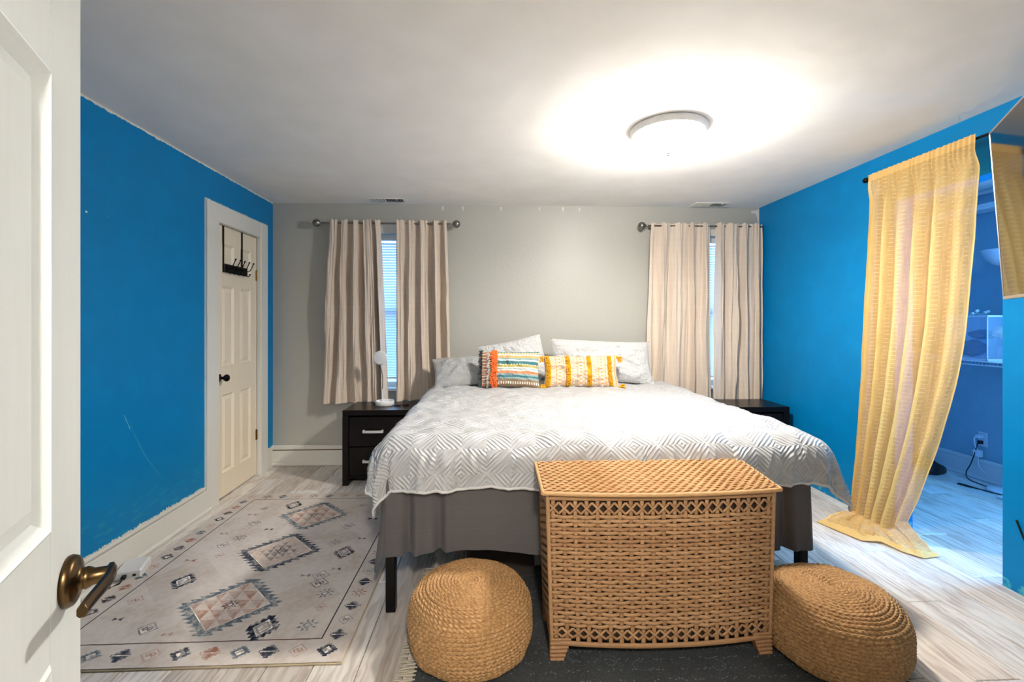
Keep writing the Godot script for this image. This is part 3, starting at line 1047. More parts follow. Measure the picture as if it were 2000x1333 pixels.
func bed() -> void:
	var root := thing("bed", "king size bed with grey pleated skirt on a black metal frame", "bed", Vector3((BED_X0 + BED_X1) / 2, 0, (BED_Z0 + BED_Z1) / 2))
	var hx := (BED_X1 - BED_X0) / 2
	var hz := (BED_Z1 - BED_Z0) / 2
	var bm: Material = mats["black_metal"]
	for x in [-hx + 0.03, 0.0, hx - 0.03]:
		for z in [-hz + 0.06, 0.0, hz - 0.03]:
			obj("leg", box_mesh(Vector3(x - 0.022, 0, z - 0.022), Vector3(x + 0.022, 0.345, z + 0.022), 0.003), bm, root)
	var st := new_st()
	for x in [-hx + 0.03, 0.0, hx - 0.03]:
		box(st, Vector3(x * 0.93 - 0.015, 0.33, -hz + 0.04), Vector3(x * 0.93 + 0.015, 0.36, hz - 0.09))
	for i in 9:
		var z := lerpf(-hz + 0.06, hz - 0.10, i / 8.0)
		box(st, Vector3(-hx + 0.09, 0.345, z - 0.012), Vector3(hx - 0.09, 0.37, z + 0.012))
	obj("frame", done(st), bm, root)
	obj("mattress", box_mesh(Vector3(-hx + 0.075, 0.37, -hz), Vector3(hx + 0.045, 0.766, hz - 0.105), 0.06), mats["white_cotton"], root)
	# skirt: three sides, from the frame down, with pleats
	var n := FastNoiseLite.new()
	n.seed = 31
	n.frequency = 1.0
	var side_len := hz * 2
	var front_len := hx * 2
	var total := side_len * 2 + front_len
	var pleat := func(s: float) -> float:
		# deep box pleats at a few places along the front
		var v := 0.0
		for p in [side_len + 0.115, side_len + 0.255, side_len + front_len - 0.13, side_len + 0.95, side_len + 1.35, side_len - 0.5, side_len - 1.2]:
			var q: float = (s - p) / 0.020
			v -= 0.042 * exp(-q * q)
			var q2: float = (s - p - 0.035) / 0.022
			v += 0.016 * exp(-q2 * q2)
		return v
	var f := func(u: float, v: float) -> Vector3:
		var s := u * total
		var out_n := Vector3.ZERO
		var p := Vector3.ZERO
		if s < side_len:
			p = Vector3(-hx, 0, -hz + s)
			out_n = Vector3.LEFT
		elif s < side_len + front_len:
			p = Vector3(-hx + s - side_len, 0, hz)
			out_n = Vector3.BACK
		else:
			p = Vector3(hx, 0, hz - (s - side_len - front_len))
			out_n = Vector3.RIGHT
		# rounded corners
		for cs in [-1.0, 1.0]:
			var cc := Vector3(cs * (hx - 0.03), 0, hz - 0.03)
			var dlt := p - cc
			if dlt.x * cs > 0 and dlt.z > 0:
				out_n = Vector3(dlt.x, 0, dlt.z).normalized()
				p = cc + out_n * 0.034
		var flare := 0.012 * v + (0.028 * v * v if s < side_len else 0.0)
		var wob := 0.006 * v * n.get_noise_2d(s * 4.0, 1.0)
		var y := lerpf(0.62, 0.262 + 0.022 * n.get_noise_2d(s * 1.3, 6.0) + 0.028 * exp(-pow((s - side_len - 0.42) / 0.28, 2.0)), v)
		if s < side_len:
			y = lerpf(0.62, 0.20, v)
		return Vector3(p.x, y, p.z) + out_n * (0.004 + flare + wob + pleat.call(s) * (0.35 + 0.65 * v))
	obj("bed_skirt", sheet(700, 14, f), mats["grey_skirt"], root)

func quilt_height() -> ImageTexture:
	var w := 512
	var im := Image.create(w, w, false, Image.FORMAT_L8)
	for y in w:
		for x in w:
			# concentric diamonds alternating with chevrons
			var u := x / float(w) * 2.0
			var v := y / float(w) * 2.0
			var cu := absf(fposmod(u, 1.0) - 0.5) * 2.0
			var cv := absf(fposmod(v, 1.0) - 0.5) * 2.0
			var d := (cu + cv)
			if d > 1.0:
				d = 2.0 - d
			var k := fposmod(d * 5.0, 1.0)
			var line := pow(sin(k * PI), 2.0)
			var edge := smoothstep(0.90, 1.0, d)
			var h := lerpf(0.15 + 0.85 * line, 0.5, edge)
			im.set_pixel(x, y, Color(h, h, h))
	return tex_of(im)

func quilt_material() -> StandardMaterial3D:
	var m := mat("white_quilt", Color(0.72, 0.72, 0.722), 0.40, 0.0, 0.5)
	m.heightmap_enabled = true
	m.heightmap_texture = quilt_height()
	m.heightmap_scale = 0.5
	m.rim_enabled = true
	m.rim = 0.4
	return m

func comforter() -> void:
	var cx := 0.545       # pulled over a little towards the closet side
	var hx := 0.990
	var zf := BED_Z1 - 0.105
	var top := 0.790
	var over := 0.295
	var rad := 0.130
	var n := FastNoiseLite.new()
	n.seed = 5
	n.frequency = 1.0
	var n2 := FastNoiseLite.new()
	n2.seed = 15
	n2.frequency = 1.0
	n2.fractal_octaves = 3
	var nu := 260
	var nv := 260
	var wide := 2 * (hx + over)
	var long := (zf - BED_Z0) + over
	var p := PackedVector3Array()
	var uv := PackedVector2Array()
	var origin := Vector3(cx, top, zf)
	for j in nv + 1:
		for i in nu + 1:
			var a := (float(i) / nu - 0.5) * wide
			var b := -(zf - BED_Z0) + float(j) / nv * long     # 0 at the front edge of the mattress
			var ex := maxf(absf(a) - hx, 0.0) * signf(a)
			var ez := maxf(b, 0.0)
			var bx := clampf(a, -hx, hx)
			var bz := minf(b, 0.0)
			var d := sqrt(ex * ex + ez * ez)
			var dirv := Vector3(ex, 0, ez) / d if d > 1e-5 else Vector3.ZERO
			var arc := rad * PI / 2
			var out := 0.0
			var down := 0.0
			if d < arc:
				out = rad * sin(d / rad)
				down = rad * (1.0 - cos(d / rad))
			else:
				var r := d - arc
				out = rad + r * 0.10
				down = rad + r * 0.99
			# hanging folds round the corners and along the hem
			var ang := atan2(ex, maxf(ez, 1e-4)) if d > 1e-5 else 0.0
			var hang := smoothstep(0.06, 0.42, d)
			var corner := sin(clampf(absf(ang) / (PI / 2), 0, 1) * PI)
			var along := (bx + ang * 0.25) * 1.0 + bz * 1.0
			out += hang * (0.020 * sin(along * 13.0 + 4.0 * n.get_noise_1d(along * 1.6)) + 0.026 * corner * sin(ang * 9.0 + 0.8) + 0.026 * n.get_noise_2d(along * 3.5, d * 3.0))
			# pulled creases running down from the shoulder
			var crease := pow(1.0 - absf(n2.get_noise_2d(along * 5.5 + d * 1.2, 30.0 + d * 0.8)), 9.0)
			out += 0.016 * smoothstep(0.03, 0.20, d) * crease
			down += hang * (0.030 * n.get_noise_2d(along * 2.2, 7.0) + 0.010 * n.get_noise_2d(along * 9.0, 3.0))
			# puffiness: soft hills on top and crown towards the middle of the edges
			var hill := 0.022 * n2.get_noise_2d(a * 2.2, b * 2.2) + 0.010 * n2.get_noise_2d(a * 7.0, b * 5.0)
			hill *= 1.0 - smoothstep(0.05, 0.3, d) * 0.5
			var lift := 0.012 * (1.0 - pow(absf(bx) / hx, 4.0))
			var head := clampf((b + (zf - BED_Z0)) / 0.2, 0, 1)
			p.append(Vector3(bx, -down + hill * head + lift, bz) + dirv * out)
			uv.append(Vector2(a, b) / 0.46)
	var me := sheet_from(nu, nv, p, uv, false, true)
	var root := thing("comforter", "white satiny comforter with stitched diamond pattern spread over the bed", "comforter", origin)
	obj("top_cloth", me, quilt_material(), root)
	# folded hem roll along the three hanging edges
	var ring := []
	for j in range(0, nv + 1, 2):
		ring.append(p[j * (nu + 1)])
	for i in range(2, nu + 1, 2):
		ring.append(p[nv * (nu + 1) + i])
	for j in range(nv - 2, -1, -2):
		ring.append(p[j * (nu + 1) + nu])
	obj("hem", tube_mesh(ring, 0.007, 8), mat("quilt_hem", Color(0.80, 0.79, 0.78), 0.6), root)

# pillow lying in the xy plane of its node, thickness along z
func pillow_mesh(w: float, h: float, t: float, sd: int, sag := 0.0, uvs := Vector2.ONE) -> ArrayMesh:
	var n := FastNoiseLite.new()
	n.seed = sd
	n.frequency = 1.0
	n.fractal_octaves = 3
	var nu := 60
	var nv := 90
	# wrap: v goes front bottom->top then back top->bottom
	return sheet(nu, nv, func(u: float, v: float) -> Vector3:
		var front := v < 0.5
		var vv := v * 2.0 if front else 2.0 - v * 2.0
		var x := u * 2.0 - 1.0
		var y := vv * 2.0 - 1.0
		var body := pow(maxf((1.0 - pow(absf(x), 2.6)) * (1.0 - pow(absf(y), 2.6)), 0.0), 0.62)
		var px := x * w / 2 * (1.0 - 0.055 * (1.0 - y * y))
		var py := y * h / 2 * (1.0 - 0.070 * (1.0 - x * x))
		var z := body * t / 2 * (1.0 + 0.35 * n.get_noise_2d(x * 1.7, y * 1.7 + (0.0 if front else 9.0)))
		z += 0.010 * body * n.get_noise_2d(x * 6.0, y * 6.0)
		py += sag * (1.0 - x * x) * (0.5 + 0.5 * y)
		return Vector3(px, py, z if front else -z), uvs)

func place_pillow(o: Node3D, at: Vector3, tilt: float, turn: float, roll: float) -> void:
	o.position = at
	o.basis = Basis(Vector3.UP, turn) * Basis(Vector3.RIGHT, tilt) * Basis(Vector3.BACK, roll)

func stripe_tex(stripes: Array, vertical: bool, sd: int) -> ImageTexture:
	var w := 256
	var im := Image.create(w, w, false, Image.FORMAT_RGB8)
	var n := FastNoiseLite.new()
	n.seed = sd
	n.frequency = 0.08
	for y in w:
		for x in w:
			var f := (x if vertical else y) / float(w)
			var g := (y if vertical else x)
			f += 0.004 * n.get_noise_1d(g * 3.0)
			var c: Color = stripes[0][1]
			for s in stripes:
				if f >= s[0]:
					c = s[1]
					if s.size() > 2 and fposmod(g / float(s[2]), 1.0) < 0.5:
						c = s[3]
			var k := 1.0 + 0.10 * n.get_noise_2d(x * 6.0, y * 6.0)
			im.set_pixel(x, y, Color(c.r * k, c.g * k, c.b * k))
	return tex_of(im)

func pillows() -> void:
	var wc: Material = mats["white_cotton"]
	# plain pillow behind the yellow cushion
	var o := obj("pillow", pillow_mesh(0.90, 0.41, 0.19, 1), wc)
	place_pillow(o, Vector3(0.96, 0.990, -3.99), deg_to_rad(-28), 0.0, deg_to_rad(-2.6))
	tag(o, "plain white pillow behind the yellow striped cushion", "pillow")
	# leaning pillow behind the multi-coloured cushion
	o = obj("pillow", pillow_mesh(0.58, 0.42, 0.16, 2), wc)
	place_pillow(o, Vector3(0.195, 0.985, -4.03), deg_to_rad(-24), 0.05, deg_to_rad(12.5))
	tag(o, "white pillow with pointed corner leaning behind the fringed cushion", "pillow")
	# quilted sham lying flat on the side of the lamp
	var sh := pillow_mesh(0.48, 0.38, 0.15, 3, 0.0, Vector2(3, 3))
	o = obj("pillow", sh, mats["white_quilt"])
	place_pillow(o, Vector3(-0.270, 0.912, -3.93), deg_to_rad(-56), 0.10, deg_to_rad(5))
	tag(o, "white quilted pillow lying beside the fringed cushion, next to the curtain", "pillow")
	# multi-coloured cushion
	var teal := Color(0.23, 0.43, 0.45)
	var cream := Color(0.90, 0.88, 0.82)
	var peach := Color(0.88, 0.63, 0.40)
	var coral := Color(0.85, 0.52, 0.36)
	var olive := Color(0.66, 0.61, 0.35)
	var mist := Color(0.52, 0.62, 0.62)
	var brown := Color(0.58, 0.48, 0.38)
	# rows run from the bottom of the front side to the top
	var rows := [[0.0, brown], [0.03, brown, 10, cream], [0.06, brown], [0.09, mist], [0.115, teal], [0.14, mist], [0.165, coral], [0.20, cream], [0.225, mist], [0.235, cream], [0.255, olive], [0.285, olive, 12, cream], [0.30, teal], [0.345, cream], [0.365, mist], [0.395, peach], [0.43, cream], [0.45, olive], [0.465, olive, 12, cream], [0.48, teal], [0.51, mist]]
	var cm := mat("striped_weave", Color.WHITE, 0.9)
	cm.albedo_texture = stripe_tex(rows, false, 41)
	var root := thing("fringed_cushion", "multicoloured striped cushion with an orange yarn fringe band", "cushion")
	place_pillow(root, Vector3(0.135, 0.945, -3.74), deg_to_rad(-20), 0.04, deg_to_rad(-1.5))
	obj("cover", pillow_mesh(0.50, 0.31, 0.13, 4, 0.0, Vector2(1, 1)), cm, root)
	# side band with pink and dark bars
	var st := new_st()
	var front_z := func(x: float, y: float) -> float:
		var xx := clampf(x / 0.25, -1, 1)
		var yy := clampf(y / 0.155, -1, 1)
		return 0.066 * pow(maxf((1.0 - pow(absf(xx), 2.6)) * (1.0 - pow(absf(yy), 2.6)), 0.0), 0.62) + 0.004
	var pink := new_st()
	var dark := new_st()
	for i in 22:
		var y := -0.138 + i * 0.0131
		var a := Vector3(-0.222, y, front_z.call(-0.222, y) + 0.002)
		var b := Vector3(-0.183, y, front_z.call(-0.183, y) + 0.004)
		tube(pink if i % 2 == 0 else dark, [a, b], 0.0055, 6)
	obj("bar_band", done(pink), mat("pink_yarn", Color(0.80, 0.52, 0.45), 0.9), root)
	obj("bar_band", done(dark), mat("cream_yarn", Color(0.82, 0.78, 0.70), 0.9), root)
	var r := RandomNumberGenerator.new()
	r.seed = 9
	var orange := new_st()
	var grey := new_st()
	for i in 340:
		var y := r.randf_range(-0.150, 0.160)
		var x := -0.120 + r.randf_range(-0.020, 0.018)
		var z: float = front_z.call(x, y)
		var e := Vector3(x - 0.012 + r.randf_range(-0.020, 0.014), y - r.randf_range(0.006, 0.030), z + r.randf_range(0.010, 0.026))
		tube(orange, [Vector3(x, y, z), Vector3(x, y - 0.004, z + 0.016), e], [0.004, 0.0045, 0.003], 5)
	for i in 150:
		var y := r.randf_range(-0.145, 0.145)
		var x := -0.160 + r.randf_range(-0.014, 0.010)
		var z: float = front_z.call(x, y)
		tube(grey, [Vector3(x, y, z), Vector3(x - 0.004, y - 0.006, z + 0.012), Vector3(x - 0.012 + r.randf_range(-0.01, 0.01), y - r.randf_range(0.008, 0.024), z + r.randf_range(0.006, 0.014))], 0.0035, 5)
	obj("orange_fringe", done(orange), mat("orange_yarn", Color(0.86, 0.40, 0.16), 0.9), root)
	obj("grey_fringe", done(grey), mat("grey_yarn", Color(0.74, 0.71, 0.66), 0.9), root)
	var side := new_st()
	for i in 90:
		var y := r.randf_range(-0.15, 0.15)
		var x := -0.240 + r.randf_range(-0.006, 0.012)
		tube(side, [Vector3(x + 0.012, y, 0.02), Vector3(x, y - 0.004, 0.015), Vector3(x - r.randf_range(0.004, 0.016), y - r.randf_range(0.004, 0.02), r.randf_range(-0.005, 0.02))], 0.0035, 5)
	obj("dark_fringe", done(side), mat("slate_yarn", Color(0.25, 0.28, 0.28), 0.9), root)
	# yellow lumbar cushion
	var gold := Color(0.86, 0.64, 0.08)
	var blush := Color(0.82, 0.71, 0.63)
	var amber := Color(0.84, 0.60, 0.28)
	var white := Color(0.93, 0.91, 0.86)
	var cols := [[0.0, blush], [0.022, gold], [0.082, white], [0.085, blush]]
	for k in 3:
		var b := 0.10 + k * 0.285
		cols += [[b, amber, 9, white], [b + 0.014, blush], [b + 0.05, amber], [b + 0.058, blush], [b + 0.085, amber, 14, white], [b + 0.115, blush], [b + 0.15, amber], [b + 0.158, blush], [b + 0.185, amber], [b + 0.19, gold], [b + 0.25, white], [b + 0.255, blush]]
	cols += [[0.935, blush], [0.96, amber], [0.97, blush]]
	var ym := mat("gold_weave", Color.WHITE, 0.9)
	ym.albedo_texture = stripe_tex(cols, true, 42)
	root = thing("striped_cushion", "long yellow and cream striped lumbar cushion with corner tassels", "cushion")
	place_pillow(root, Vector3(0.725, 0.925, -3.74), deg_to_rad(-22), -0.03, 0.0)
	obj("cover", pillow_mesh(0.625, 0.275, 0.14, 6, 0.0, Vector2(1, 1)), ym, root)
	var fz := func(x: float, y: float) -> float:
		var xx := clampf(x / 0.312, -1, 1)
		var yy := clampf(y / 0.137, -1, 1)
		return 0.070 * pow(maxf((1.0 - pow(absf(xx), 2.6)) * (1.0 - pow(absf(yy), 2.6)), 0.0), 0.62)
	var tuft := mat("gold_yarn", Color(0.86, 0.63, 0.07), 0.9)
	for x in [-0.280, -0.112, 0.066, 0.244]:
		st = new_st()
		for i in 180:
			var y := r.randf_range(-0.125, 0.128)
			var px: float = (x + r.randf_range(-0.017, 0.017)) * (1.0 - 0.04 * (1.0 - pow(y / 0.137, 2)))
			var z: float = fz.call(px, y) + 0.003
			tube(st, [Vector3(px, y, z), Vector3(px + r.randf_range(-0.004, 0.004), y - 0.003, z + 0.008)], [0.005, 0.003], 5)
		obj("tufted_stripe", done(st), tuft, root)
	for c in [Vector3(-0.305, -0.132, 0.01), Vector3(0.315, 0.120, 0.0), Vector3(0.315, -0.132, 0.01), Vector3(-0.305, 0.125, -0.01)]:
		st = new_st()
		lathe(st, [Vector2(0, 0.014), Vector2(0.010, 0.010), Vector2(0.013, 0.0), Vector2(0.010, -0.008), Vector2(0, -0.010)], 12, Transform3D(Basis(), c))
		for i in 46:
			var a := r.randf() * TAU
			var e := Vector3(signf(c.x) * r.randf_range(0.0, 0.04), r.randf_range(-0.05, 0.0) if c.y > 0 else r.randf_range(-0.02, 0.02), r.randf_range(-0.01, 0.03))
			tube(st, [c + Vector3(cos(a) * 0.006, -0.004, sin(a) * 0.006), c + e * 0.5 + Vector3(0, 0.004, 0.004), c + e], 0.0026, 5)
		obj("tassel", done(st), tuft, root)

# ------------------------------------------------------------------ hamper
func hamper() -> void:
	var w := 0.93       # at the top
	var d := 0.285
	var base_y := 0.062
	var h := 0.655
	var root := thing("hamper", "woven paper cord hamper chest with bowed front and flat lid", "hamper", Vector3(0.672, 0, -1.918), 0.0)
	# outline of the body at height y: parameter s in metres round front and sides
	var nx := 21
	var half := func(y: float) -> float:
		return lerpf(0.440, w / 2 - 0.006, clampf(y / h, 0, 1))
	var bow := 0.040
	var face := func(f: float, y: float) -> Vector3:
		# f in 0..1 along the front, bowed towards the lens
		var hw: float = half.call(y)
		var x := lerpf(-hw, hw, f)
		return Vector3(x, y, d / 2 - 0.012 + bow * (1.0 - pow(2.0 * f - 1.0, 2.0)) * (0.55 + 0.45 * (1.0 - y / h)))
	var rows := 28
	var y_lo := base_y + 0.075
	var y_hi := h - 0.078
	var pitch := (y_hi - y_lo) / rows
	var st := new_st()
	# dark lining just behind the weave
	st = new_st()
	var inset := func(y: float, o: float) -> Array:
		var ring := []
		for i in 13:
			var p: Vector3 = face.call(lerpf(0.025, 0.975, i / 12.0), y)
			ring.append(p - Vector3(0, 0, o))
		ring.append(Vector3(ring[12].x, y, -d / 2 + o))
		ring.append(Vector3(ring[0].x, y, -d / 2 + o))
		return ring
	var lo: Array = inset.call(base_y + 0.02, 0.012)
	var hi: Array = inset.call(h - 0.004, 0.012)
	for i in lo.size():
		var k := (i + 1) % lo.size()
		quad(st, lo[i], hi[i], hi[k], lo[k])
	for i in range(1, lo.size() - 1):
		tri(st, lo[0], lo[i], lo[i + 1])
	obj("lining", done(st), mat("hamper_lining", Color(0.20, 0.14, 0.09), 0.9), root)
	# stakes
	for i in nx:
		var f := (i + 0.5) / nx
		st = new_st()
		var pts := []
		for k in 9:
			pts.append(face.call(f, lerpf(base_y + 0.004, h - 0.006, k / 8.0)) - Vector3(0, 0, 0.002))
		ribbon(st, pts, 0.0092, 0.0032, Vector3.BACK)
		obj("stake", done(st), mats["paper_cord_%d" % (i % 3)], root)
	for s in [-1.0, 1.0]:
		for i in 7:
			st = new_st()
			var z := lerpf(-d / 2 + 0.03, d / 2 - 0.03, i / 6.0)
			var pts := []
			for k in 5:
				var y := lerpf(base_y + 0.004, h - 0.006, k / 4.0)
				pts.append(Vector3(s * (half.call(y) - 0.002), y, z))
			ribbon(st, pts, 0.0085, 0.0035, Vector3.RIGHT * s)
			obj("stake", done(st), mats["paper_cord_%d" % (i % 3)], root)
	# woven rows: over and under the stakes
	var r := RandomNumberGenerator.new()
	r.seed = 12
	for k in rows:
		var y := y_lo + (k + 0.5) * pitch
		st = new_st()
		var pts := []
		var per := 6
		for i in nx * per + 1:
			var f := i / float(nx * per)
			var ph := f * nx * PI + (PI if k % 2 else 0.0)
			var wob := 0.0012 * sin(f * 23.0 + k * 1.7)
			pts.append(face.call(f, y + wob) + Vector3(0, 0, 0.0050 * sin(ph) + 0.001))
		ribbon(st, pts, pitch * 0.49, 0.0026, Vector3.BACK)
		obj("strand", done(st), mats["paper_cord_%d" % (r.randi() % 3)], root)
		for s in [-1.0, 1.0]:
			st = new_st()
			pts = []
			for i in 37:
				var f := i / 36.0
				var z := lerpf(-d / 2 + 0.01, d / 2 - 0.012, f)
				pts.append(Vector3(s * (half.call(y) + 0.0055 * sin(f * 7.0 * PI + (PI if k % 2 else 0.0))), y, z))
			ribbon(st, pts, pitch * 0.53, 0.0026, Vector3.RIGHT * s)
			obj("side_strand", done(st), mats["paper_cord_%d" % (r.randi() % 3)], root)
	# open lattice bands above and below: crossed cords and rails
	for band in [[y_hi + 0.004, h - 0.030, h - 0.012], [base_y + 0.036, y_lo - 0.004, base_y + 0.012]]:
		for i in nx:
			var f0: float = i / float(nx)
			var f1: float = (i + 1) / float(nx)
			st = new_st()
			for q in [[f0, f1], [f1, f0]]:
				var pts := []
				for k in 5:
					pts.append(face.call(lerpf(q[0], q[1], k / 4.0), lerpf(band[0], band[1], k / 4.0)) + Vector3(0, 0, 0.002 + 0.003 * sin(k / 4.0 * PI)))
				ribbon(st, pts, 0.0052, 0.0018, Vector3.BACK)
			obj("cross_cord", done(st), mats["paper_cord_%d" % ((i * 2) % 3)], root)
		st = new_st()
		var pts := []
		for i in 33:
			pts.append(face.call(i / 32.0, band[2]) + Vector3(0, 0, 0.002))
		ribbon(st, pts, 0.011, 0.005, Vector3.BACK)
		obj("rail", done(st), mats["paper_cord_0"], root)
	for s in [-1.0, 1.0]:
		st = new_st()
		for y in [base_y + 0.012, base_y + 0.05, h - 0.045, h - 0.012]:
			ribbon(st, [Vector3(s * half.call(y), y, -d / 2), Vector3(s * half.call(y), y, d / 2 - 0.012)], 0.011, 0.004, Vector3.RIGHT * s)
		obj("side_rail", done(st), mats["paper_cord_0"], root)
	st = new_st()
	for y in [base_y + 0.05, 0.2, 0.35, 0.5, h - 0.02]:
		box(st, Vector3(-half.call(y), y - 0.07, -d / 2), Vector3(half.call(y), y + 0.07 if y < 0.6 else h - 0.004, -d / 2 + 0.006))
	obj("back_panel", done(st), mats["paper_cord_1"], root)
	# corner posts running down into tapered feet
	for sx in [-1.0, 1.0]:
		for sz in [-1.0, 1.0]:
			st = new_st()
			var pts := []
			for k in 7:
				var y := lerpf(0.07, h - 0.002, k / 6.0)
				pts.append(Vector3(sx * (half.call(y) - 0.002), y, sz * (d / 2 - 0.010)))
			tube(st, pts, 0.0085, 8)
			obj("corner_post", done(st), mats["paper_cord_2"], root)
			# foot: a wrapped wedge
			st = new_st()
			var hw: float = half.call(0.0)
			var top_w := 0.075
			var bot_w := 0.045
			var x_out: float = sx * hw
			var a := [Vector3(x_out, base_y + 0.02, 0), Vector3(x_out - sx * top_w, base_y + 0.02, 0), Vector3(x_out - sx * bot_w, 0.0, 0), Vector3(x_out + sx * 0.004, 0.0, 0)]
			var zo: float = sz * (d / 2 - 0.004)
			var zi: float = sz * (d / 2 - 0.045)
			var fr := []
			var bk := []
			for p in a:
				fr.append(p + Vector3(0, 0, zo))
				bk.append(p + Vector3(0, 0, zi))
			quad(st, fr[0], fr[1], fr[2], fr[3])
			quad(st, bk[3], bk[2], bk[1], bk[0])
			for e in 4:
				quad(st, fr[e], bk[e], bk[(e + 1) % 4], fr[(e + 1) % 4])
			# cord windings on the foot
			for k in 6:
				var y := 0.006 + k * 0.0155
				var inx := lerpf(bot_w, top_w, y / (base_y + 0.02))
				tube(st, [Vector3(x_out + sx * 0.004, y + 0.004, zo), Vector3(x_out - sx * inx, y - 0.002 + 0.004, zo)], 0.0062, 6)
				tube(st, [Vector3(x_out + sx * 0.003, y + 0.004, zo), Vector3(x_out + sx * 0.003, y + 0.002, zi)], 0.0062, 6)
			obj("foot", done(st), mats["paper_cord_1"], root)
	# lid
	var lid := Node3D.new()
	lid.name = "lid"
	root.add_child(lid)
	lid.position = Vector3(0, h + 0.016, -0.008)
	lid.rotation.x = deg_to_rad(4.0)
	var lw := w / 2 + 0.012
	var ld := d / 2 + 0.014
	var lid_front := func(x: float) -> float:
		return ld + 0.030 * (1.0 - pow(x / lw, 2.0))
	st = new_st()
	var under := []
	for i in 17:
		var x := lerpf(-lw, lw, i / 16.0)
		under.append(Vector3(x, 0, lid_front.call(x)))
	for i in 16:
		quad(st, Vector3(under[i].x, 0.004, -ld), Vector3(under[i + 1].x, 0.004, -ld), under[i + 1] + Vector3(0, 0.004, 0), under[i] + Vector3(0, 0.004, 0))
		quad(st, under[i], under[i + 1], Vector3(under[i + 1].x, 0, -ld), Vector3(under[i].x, 0, -ld))
	obj("lid_board", done(st), mat("lid_inside", Color(0.30, 0.20, 0.12), 0.9), lid)
	var lr := 17
	for k in lr:
		var f := (k + 0.5) / lr
		for s in 2:
			# two cords twisted round the stakes make one woven row
			st = new_st()
			var pts := []
			for i in 121:
				var g := i / 120.0
				var x := lerpf(-lw + 0.006, lw - 0.006, g)
				var z := lerpf(-ld + 0.006, lid_front.call(x) - 0.008, f)
				var ph := g * 26.0 * PI + (PI if s else 0.0) + k * PI * 0.5
				pts.append(Vector3(x, 0.0115 + 0.0045 * sin(ph), z + 0.0048 * cos(ph)))
			tube(st, pts, 0.0052, 5, true, 0.8)
			obj("lid_cord", done(st), mats["straw_cord_%d" % ((k + s * 2) % 3)], lid)
	st = new_st()
	var rim := []
	for i in 25:
		var x := lerpf(-lw, lw, i / 24.0)
		rim.append(Vector3(x, 0.006, lid_front.call(x)))
	tube(st, rim, 0.0085, 8)
	tube(st, [Vector3(-lw, 0.008, -ld), Vector3(-lw, 0.006, lid_front.call(-lw))], 0.0085, 8)
	tube(st, [Vector3(lw, 0.008, -ld), Vector3(lw, 0.006, lid_front.call(lw))], 0.0085, 8)
	tube(st, [Vector3(-lw, 0.008, -ld), Vector3(lw, 0.008, -ld)], 0.0085, 8)
	obj("lid_rim", done(st), mats["straw_cord_1"], lid)

# flat cord along points: half width across, half thickness along face
func ribbon(st: SurfaceTool, pts: Array, hw: float, ht: float, face: Vector3) -> void:
	var rings := []
	for i in pts.size():
		var d: Vector3 = (pts[mini(i + 1, pts.size() - 1)] - pts[maxi(i - 1, 0)]).normalized()
		var x := d.cross(face).normalized()
		var y := x.cross(d).normalized()
		rings.append([pts[i] - x * hw, pts[i] - x * hw * 0.6 + y * ht, pts[i] + x * hw * 0.6 + y * ht, pts[i] + x * hw, pts[i] - y * ht * 0.6])
	for i in rings.size() - 1:
		for k in 5:
			quad(st, rings[i][k], rings[i][(k + 1) % 5], rings[i + 1][(k + 1) % 5], rings[i + 1][k], true)

